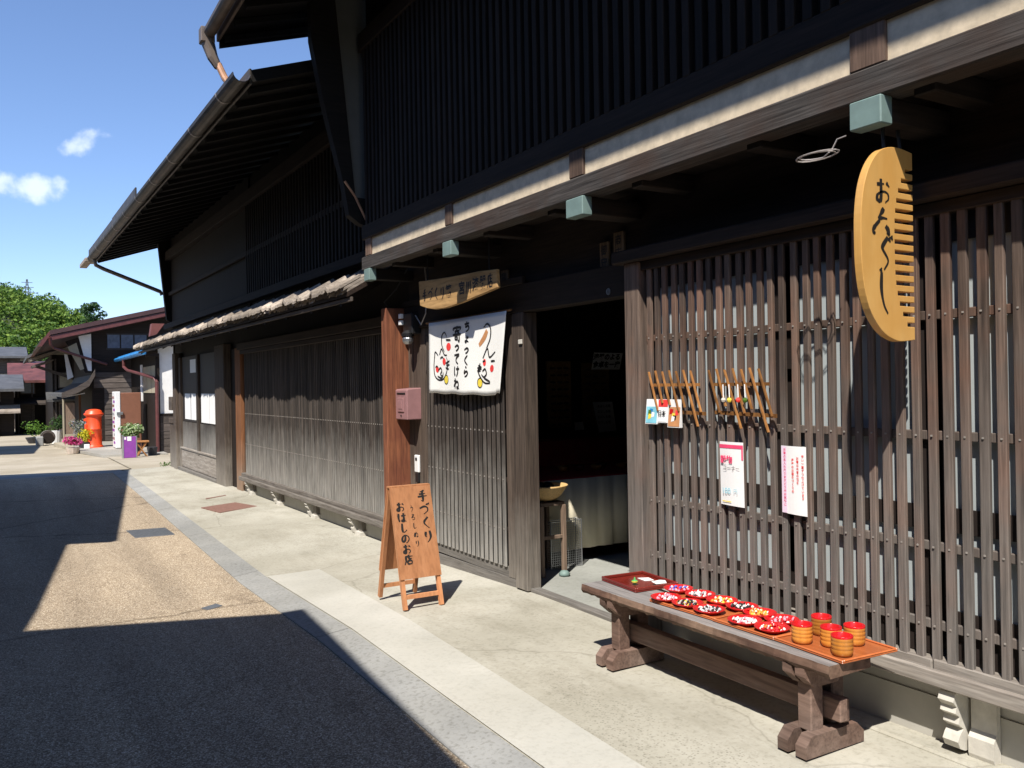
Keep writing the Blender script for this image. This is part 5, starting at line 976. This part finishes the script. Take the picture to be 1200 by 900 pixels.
flowers(2.30, 33.4, -.375, .40, .26, 'flower_yellow', 'pot_dark', 'pot of yellow flowers next to the red post box'); flowers(2.32, 35.5, -.375, .55, .34, 'flower_white', 'pot_dark', 'pot of pale mixed flowers behind the yellow ones', .3)
tag(MB().cbox(2.25, 2.42, 32.7, 32.85, -.375, -.22, .01).build('planter_box', 'machine_white'), 'small white planter box at the foot of the post box', 'planter')
flowers(1.15, 43.0, g(43) - .05, .62, .62, 'leaf_green', 'pot_dark', 'bushy green plant at the road edge before the far houses', .25); flowers(1.78, 41.0, g(41) - .05, .55, .28, 'leaf_dark', 'machine_white', 'dark leafy plant in a white pot beside the far shop', .55)
bt = thing('round_tub', 'round dark wooden tub on its side by the far shop corner', 'tub', (1.42, 40.0, g(40))); MB().tube([(1.42, 39.9, g(40) + .27), (1.42, 40.5, g(40) + .27)], .27, 18).build('staves', 'clap', bt); MB().tube([(1.42, 39.86, g(40) + .27), (1.42, 39.93, g(40) + .27)], .20, 18).build('head', 'dark_x', bt); MB().lathe([(.25, 0), (.28, 0), (.28, .05), (.25, .05)], 18).build('hoop', 'nail', bt).matrix_local = Matrix.Translation((0, -.1, .27)) @ Matrix.Rotation(rad(-90), 4, 'X')
t = thing('stone_basin', 'pale stone trough beside the round tub', 'trough', (1.1, 39.6, g(40) - .05)); MB().cbox(.98, 1.25, 39.4, 40.0, g(40) - .06, g(40) + .32, .03).build('trough', 'granite', t)
# house 4: gabled house with maroon verge
h4 = thing('gabled_house', 'dark gabled house with maroon roof edge and white plaster wing panel', 'house', (3, 37, -.45))
def B4(name, mat, fn, parent=h4): 
    mb = MB(); fn(mb); return mb.build(name, mat, parent)
B4('gable_wall', 'dark_x', lambda m: m.prism([(2.85, -.5), (9.0, -.5), (9.0, 5.4), (2.85, 3.85)], 37.0, 37.12, 'xz')); B4('street_wall', 'dark_z', lambda m: m.box(2.85, 2.95, 37.12, 47, -.5, 3.8))
for k in range(14): B4('clapboard', 'clap', lambda m: m.prism([(36.95, -.55 + k * .205), (36.965, -.355 + k * .205), (37.0, -.355 + k * .205), (37.0, -.55 + k * .205)], 3.28 if k < 11 else 2.92, 6.2, 'yz'))
w4 = B4('window', 'mullion', lambda m: (m.box(3.38, 4.9, 36.97, 36.995, 3.20, 3.26), m.box(3.38, 4.9, 36.97, 36.995, 3.78, 3.84)))
for k in range(3): MB().box(3.42 + k * .49, 3.86 + k * .49, 36.98, 36.99, 3.25, 3.79).build('pane', 'pane_blue', w4)
wg = B4('wing_wall', 'dark_z', lambda m: m.prism([(1.95, 3.5), (2.86, 3.82), (2.86, 2.3), (2.62, 2.3)], 36.9, 37.0, 'xz')); MB().prism([(2.40, 3.70), (2.84, 3.80), (2.84, 2.36), (2.71, 2.38)], 36.87, 36.9, 'xz').build('white_panel', 'white_plaster', wg); MB().prism([(2.02, 3.28), (2.33, 3.45), (2.58, 2.45), (2.45, 2.40)], 36.87, 36.9, 'xz').build('tan_panel', 'tan_plaster', wg)
B4('white_brace', 'white_plaster', lambda m: m.prism([(1.95, 3.05), (2.05, 3.02), (2.25, 2.15), (2.05, 2.05)], 37.6, 37.7, 'xz'))
r4 = B4('roof', 'maroon_roof', lambda m: m.prism([(1.15, 3.36), (1.45, 3.50), (9.0, 5.36), (9.0, 5.68), (1.42, 3.80), (1.1, 3.5)], 36.2, 47.5, 'xz'))
B4('verge_board', 'maroon', lambda m: m.prism([(1.45, 3.50), (9.0, 5.36), (9.0, 5.50), (1.42, 3.66)], 36.12, 36.2, 'xz'), r4); B4('verge_trim', 'maroon_roof', lambda m: m.prism([(1.42, 3.70), (9.0, 5.56), (9.0, 5.74), (1.40, 3.86)], 36.08, 36.2, 'xz'), r4)
B4('eave_trim', 'maroon', lambda m: m.prism([(1.0, 3.25), (1.15, 3.28), (1.48, 3.78), (1.38, 3.82)], 36.1, 47.5, 'xz'), r4); B4('gutter_pipe', 'maroon', lambda m: m.tube([(1.40, 36.1, 3.62), (1.42, 36.2, 3.35), (1.55, 36.4, 3.22), (3.38, 36.85, 2.62)], .05, 8), r4)
p4 = B4('pent_roof', 'grey_roof', lambda m: m.prism([(1.80, 1.50), (2.3, 1.70), (2.70, 1.95), (2.92, 2.35), (2.92, 2.2), (2.70, 1.80), (2.3, 1.55), (1.80, 1.38)], 36.6, 47, 'xz')); B4('gable_board', 'clap', lambda m: m.prism([(1.78, 1.34), (2.3, 1.52), (2.72, 1.78), (2.93, 2.18), (2.93, 2.42), (2.70, 2.02), (2.3, 1.76), (1.78, 1.54)], 36.5, 36.6, 'xz'), p4)
B4('side_panel', 'brown_panel', lambda m: m.box(1.88, 2.26, 37.2, 37.26, -.45, 1.15)); B4('panel_post', 'tan_plaster', lambda m: (m.cbox(1.83, 1.89, 37.15, 37.28, -.5, 1.3), m.box(1.88, 2.3, 37.16, 37.2, -.15, -.05))); B4('porch_post', 'tan_post', lambda m: m.cbox(2.42, 2.5, 37.6, 37.7, -.45, 1.5)); B4('awning', 'white', lambda m: m.prism([(1.9, 1.36), (2.6, 1.5), (2.6, 1.53), (1.9, 1.40)], 37.0, 39, 'xz'))
# farther houses down the street
def far_house(name, label, x0, x1, y0, y1, eave, ridge, wall, roofm, over=.7, storey=None, front='x', seed=0):
    t = thing(name, label, 'house', ((x0 + x1) / 2, y0, g(y0))); r_ = random.Random(seed); zb = g(y0) - .15
    MB().box(x0, x1, y0, y1, zb, eave + .1).build('wall', wall, t)
    if front == 'x':   # eaves along the street (Y)
        xm = (x0 + x1) / 2; ro = MB(); ro.prism([(x0 - over, eave - .1), (xm, ridge), (x1 + over, eave - .1), (x1 + over, eave + .05), (xm, ridge + .16), (x0 - over, eave + .05)], y0 - .5, y1 + .4, 'xz'); ro = ro.build('roof', roofm, t)
        MB().prism([(x0, eave + .1), (x1, eave + .1), (xm, ridge - .05)], y0 + .01, y0 + .1, 'xz').build('gable', 'tan_plaster', t)
    else:
        ym = (y0 + y1) / 2; ro = MB(); ro.prism([(y0 - over, eave - .12), (ym, ridge), (y1 + over, eave - .1), (y1 + over, eave + .05), (ym, ridge + .16), (y0 - over, eave + .03)], x0 - .4, x1 + .5, 'yz'); ro = ro.build('roof', roofm, t)
    n = max(3, int((x1 - x0) / 1.3))
    for k in range(n):
        xa_ = x0 + .25 + k * (x1 - x0 - .3) / n; w = MB().box(xa_, xa_ + .75, y0 - .06, y0 + .0, zb + .5, zb + 1.9).build('window', 'clap', t); MB().box(xa_ + .06, xa_ + .69, y0 - .075, y0 - .058, zb + .6, zb + 1.8).build('pane', ['clap', 'glass', 'pane_blue', 'mullion'][r_.randrange(4)], w)
        if storey: w = MB().box(xa_, xa_ + .8, y0 - .05, y0 + .0, storey + .3, storey + 1.1).build('window', 'clap', t); MB().box(xa_ + .06, xa_ + .74, y0 - .065, y0 - .048, storey + .36, storey + 1.04).build('pane', ['pane_blue', 'glass', 'tan_plaster'][r_.randrange(3)], w)
    for k in range(n * 2): MB().cbox(x0 + .1 + k * (x1 - x0 - .2) / (2 * n), x0 + .18 + k * (x1 - x0 - .2) / (2 * n), y0 - .12, y0 - .04, zb, eave - .1, .01).build('post', 'clap', t)
    if storey: MB().prism([(y0 - 1.0, storey - .35), (y0, storey), (y0, storey + .12), (y0 - 1.0, storey - .25)], x0 - .3, x1 + .3, 'yz').build('pent_roof', ['plank', 'grey_roof', 'clap'][seed % 3], t)
    return t
far_house('far_house', 'dark shop beyond the gabled house with projecting grey eaves', 1.95, 7.0, 48.0, 57.0, 3.3, 4.6, 'dark_z', 'grey_roof', over=1.1, storey=1.45, seed=1)
far_house('far_house', 'distant house with faded red sheet roof across the street end', 0.45, 8.0, 60.0, 68.0, 2.25, 3.3, 'dark_x', 'red_roof', front='y', over=1.1, storey=1.15, seed=2)
far_house('far_house', 'distant low house with grey roof at the left picture edge', -7.0, 0.35, 57.0, 64.0, 1.75, 2.5, 'dark_x', 'grey_roof', front='y', over=1.1, storey=.75, seed=3)
far_house('far_house', 'distant two storey house with slate grey roof below the wooded hill', -8.0, 0.9, 74.0, 84.0, 4.2, 5.0, 'clap', 'grey_roof', over=1.0, storey=1.9, front='y', seed=4)
far_house('far_house', 'dim timber house closing the far end of the street', 0.5, 9.0, 76.0, 84.0, 3.0, 3.9, 'dark_x', 'maroon_roof', front='y', seed=5)
t = thing('eave_cluster', 'old projecting eave with broken grey boards on the gabled house corner', 'eave', (1.6, 47.4, 3.2))
MB().prism([(1.0, 3.05), (2.85, 3.7), (2.85, 3.85), (.95, 3.2)], 47.55, 50.0, 'xz').build('eave', 'plank', t); MB().prism([(1.1, 2.75), (2.0, 3.1), (2.0, 3.18), (1.05, 2.85)], 47.6, 49.5, 'xz').build('lower_eave', 'clap', t); MB().bar((1.2, 47.8, 2.85), (2.9, 47.8, 2.2), .12, .14).build('brace', 'clap', t); MB().cbox(2.84, 2.94, 47.52, 50.0, -.6, 3.7).build('post', 'dark_z', t)
# ------------------------------------------------------------------ wooded hill
def hz(x, y):
    crest = 19.5 - .42 * max(min(x, 60), -60) * (1 if x > 0 else .35) if x < 16 else 12.8 - .03 * (x - 16)
    t = min(1, max(0, (y - 100) / 75)); back = max(0, (y - 180)) * .05
    return -1.5 + (crest + 1.5) * (t * t * (3 - 2 * t)) - back * 0
xs = np.linspace(-120, 140, 40); ysh = np.linspace(96, 260, 24); vs = [(x, y, hz(x, y) - 2.0) for y in ysh for x in xs]
struct(smooth(MB().add(vs, [(j * 40 + i, j * 40 + i + 1, (j + 1) * 40 + i + 1, (j + 1) * 40 + i) for j in range(23) for i in range(39)]).build('hill', 'soil')))
cl_ = []; r_ = np.random.default_rng(11)
for _ in range(760):
    y = 100 + 85 * r_.random(); x = -14 + (44) * r_.random(); x = x * y / 150
    R_c = r_.uniform(1.2, 2.4); z = hz(x, y) - 1.3 + R_c * .25
    for _k in range(6): cl_.append((x + r_.normal() * R_c * .5, y + r_.normal() * R_c * .5, z + r_.normal() * R_c * .38, R_c * .55, R_c * .55, R_c * .42))
fo = leaf_cloud('forest', 'leaf', cl_, 46, .46, None, 21); fo['kind'] = 'stuff'; fo['label'] = 'dense green broadleaf wood covering the hillside'; fo['category'] = 'forest'
def tree(x, y, h, R_c, label, mat='leaf', seed=0, conic=False, leaf=.5, ncl=26, n=60):
    z = hz(x, y) - 2.2 if y > 96 else g(y); r_ = random.Random(seed); t = thing('tree', label, 'tree', (x, y, z)); tr = MB(); tr.tube([(x, y, z - .3), (x + .1, y, z + h * .4), (x + .15, y + .1, z + h * .9)], [h * .03, h * .022, h * .008], 8)
    for k in range(5): a = r_.uniform(0, 6.28); zz = z + h * r_.uniform(.35, .7); tr.tube([(x + .1, y, zz), (x + R_c * .6 * math.cos(a), y + R_c * .6 * math.sin(a), zz + h * .16)], [h * .012, h * .004], 5)
    tr.build('trunk', 'bark', t); cl = []
    for k in range(ncl):
        f = r_.uniform(.35, 1); a = r_.uniform(0, 6.28); rad_ = R_c * ((1.05 - f) * 1.3 if conic else math.sqrt(max(0, 1 - ((f - .66) / .38) ** 2))) * math.sqrt(r_.random()); cl.append((x + rad_ * math.cos(a), y + rad_ * math.sin(a), z + h * f, R_c * .34, R_c * .34, R_c * .24))
    o = leaf_cloud('crown', mat, cl, n, leaf, None, seed + 50); o.parent = t; o.location = -Vector(t.location); return t
tree(11.9, 150, 6.8, 2.0, 'dark layered tree standing out on the hill crest', 'leaf_dark', 1, leaf=.42, n=45)
tree(14.2, 150, 4.6, 1.7, 'pale green tree right of the dark crest tree', 'leaf', 2)
tree(2.1, 104, 9.5, 2.6, 'tall tree with bare trunk at the foot of the hill', 'leaf_dark', 3, leaf=.5); tree(5.4, 106, 8.5, 3.0, 'broad tree at the foot of the hill behind the gabled house', 'leaf', 4); tree(.2, 103, 8.0, 2.4, 'dark tree at the left picture edge below the hill', 'leaf_dark', 6); tree(8.5, 110, 9.0, 3.2, 'tree partly hidden by the maroon roof edge', 'leaf', 5)
# pylon on the ridge
py_ = thing('transmission_pylon', 'tiny lattice pylon on the ridge of the wooded hill', 'pylon', (3.6, 185, hz(3.6, 185)))
bz = hz(3.6, 185) - 1; top = bz + 5.6; mast = MB()
for sx, sy in ((-1, -1), (1, -1), (1, 1), (-1, 1)): mast.bar((3.6 + sx * .55, 185 + sy * .55, bz), (3.6 + sx * .08, 185 + sy * .08, top), .10, .10)
for k in range(8):
    za, zb_ = bz + k * .7, bz + k * .7 + .7; wa, wb = .55 - .47 * k / 8, .55 - .47 * (k + 1) / 8
    for sy in (-1, 1): mast.bar((3.6 - wa, 185 + sy * wa, za), (3.6 + wb, 185 + sy * wb, zb_), .05, .05); mast.bar((3.6 + wa, 185 + sy * wa, za), (3.6 - wb, 185 + sy * wb, zb_), .05, .05)
mast.build('mast', 'grey_plaster', py_)
for k, (dz, hw) in enumerate(((.6, .9), (1.5, 1.1), (2.4, .9))): MB().bar((3.6 - hw, 185, top - dz), (3.6 + hw, 185, top - dz), .09, .09).build('cross_arm', 'grey_plaster', py_)

# ------------------------------------------------------------------ houses across the street (they shade the road)
def shade_house(label, ex, ey, rot, h, depth, back, pitch, name='row_house'):
    # local: corner of the eave at the origin, eave runs towards -y for `back` metres, roof rises towards -x
    t = thing(name, label, 'house', (ex, ey, 0), None, rot); zr = h
    MB().prism([(0, zr - .14), (-depth, zr - .14 + depth * pitch), (-depth, zr + depth * pitch), (0, zr)], -back, 0, 'xz').build('roof', 'dark_x', t, local=True)
    MB().box(-depth, -1.05, -back + .3, -.5, -.2, zr - .0).build('wall', 'dark_z', t, local=True); MB().prism([(-1.05, zr), (-depth, zr), (-depth, zr + depth * pitch - .2), (-1.05, zr + .2)], -.62, -.5, 'xz').build('gable', 'tan_plaster', t, local=True)
    for k in range(int(back / 1.6)): w = MB().cbox(-1.055, -1.0, -back + .7 + k * 1.6, -back + 1.7 + k * 1.6, .6, 2.1, .01).build('window', 'clap', t, local=True); MB().box(-1.0, -.985, -back + .78 + k * 1.6, -back + 1.62 + k * 1.6, .7, 2.0).build('pane', 'pane', w)
    return t
H = 4.85; k1, k2 = H / 1.8, H / 2.0
shade_house('timber house across the street whose roof shades the near road', 1.924 - (H + .06) / 1.8, 6.474 - (H + .06) / 2.0, rad(-3.9), H, 5.5, 19, .45)
shade_house('set back timber house across the street beside the sunlit patch', .66 - (H + .14) / 1.8, 11.9 - (H + .14) / 2.0, rad(-6.8), H, 5.0, 7.6, .40)
H = 5.5
shade_house('taller timber house across the street shading the road towards the crossing', 2.42 - (H + .14) / 1.8, 21.6 - (H + .14) / 2.0, rad(-7.2), H, 5.0, 10.55, .30)
shade_house('timber house farther across the street shading the road before the far houses', .9 - 5.0 / 1.8, 40.5 - 5.0 / 2.0, rad(-3), 5.0, 5.0, 7.5, .35)
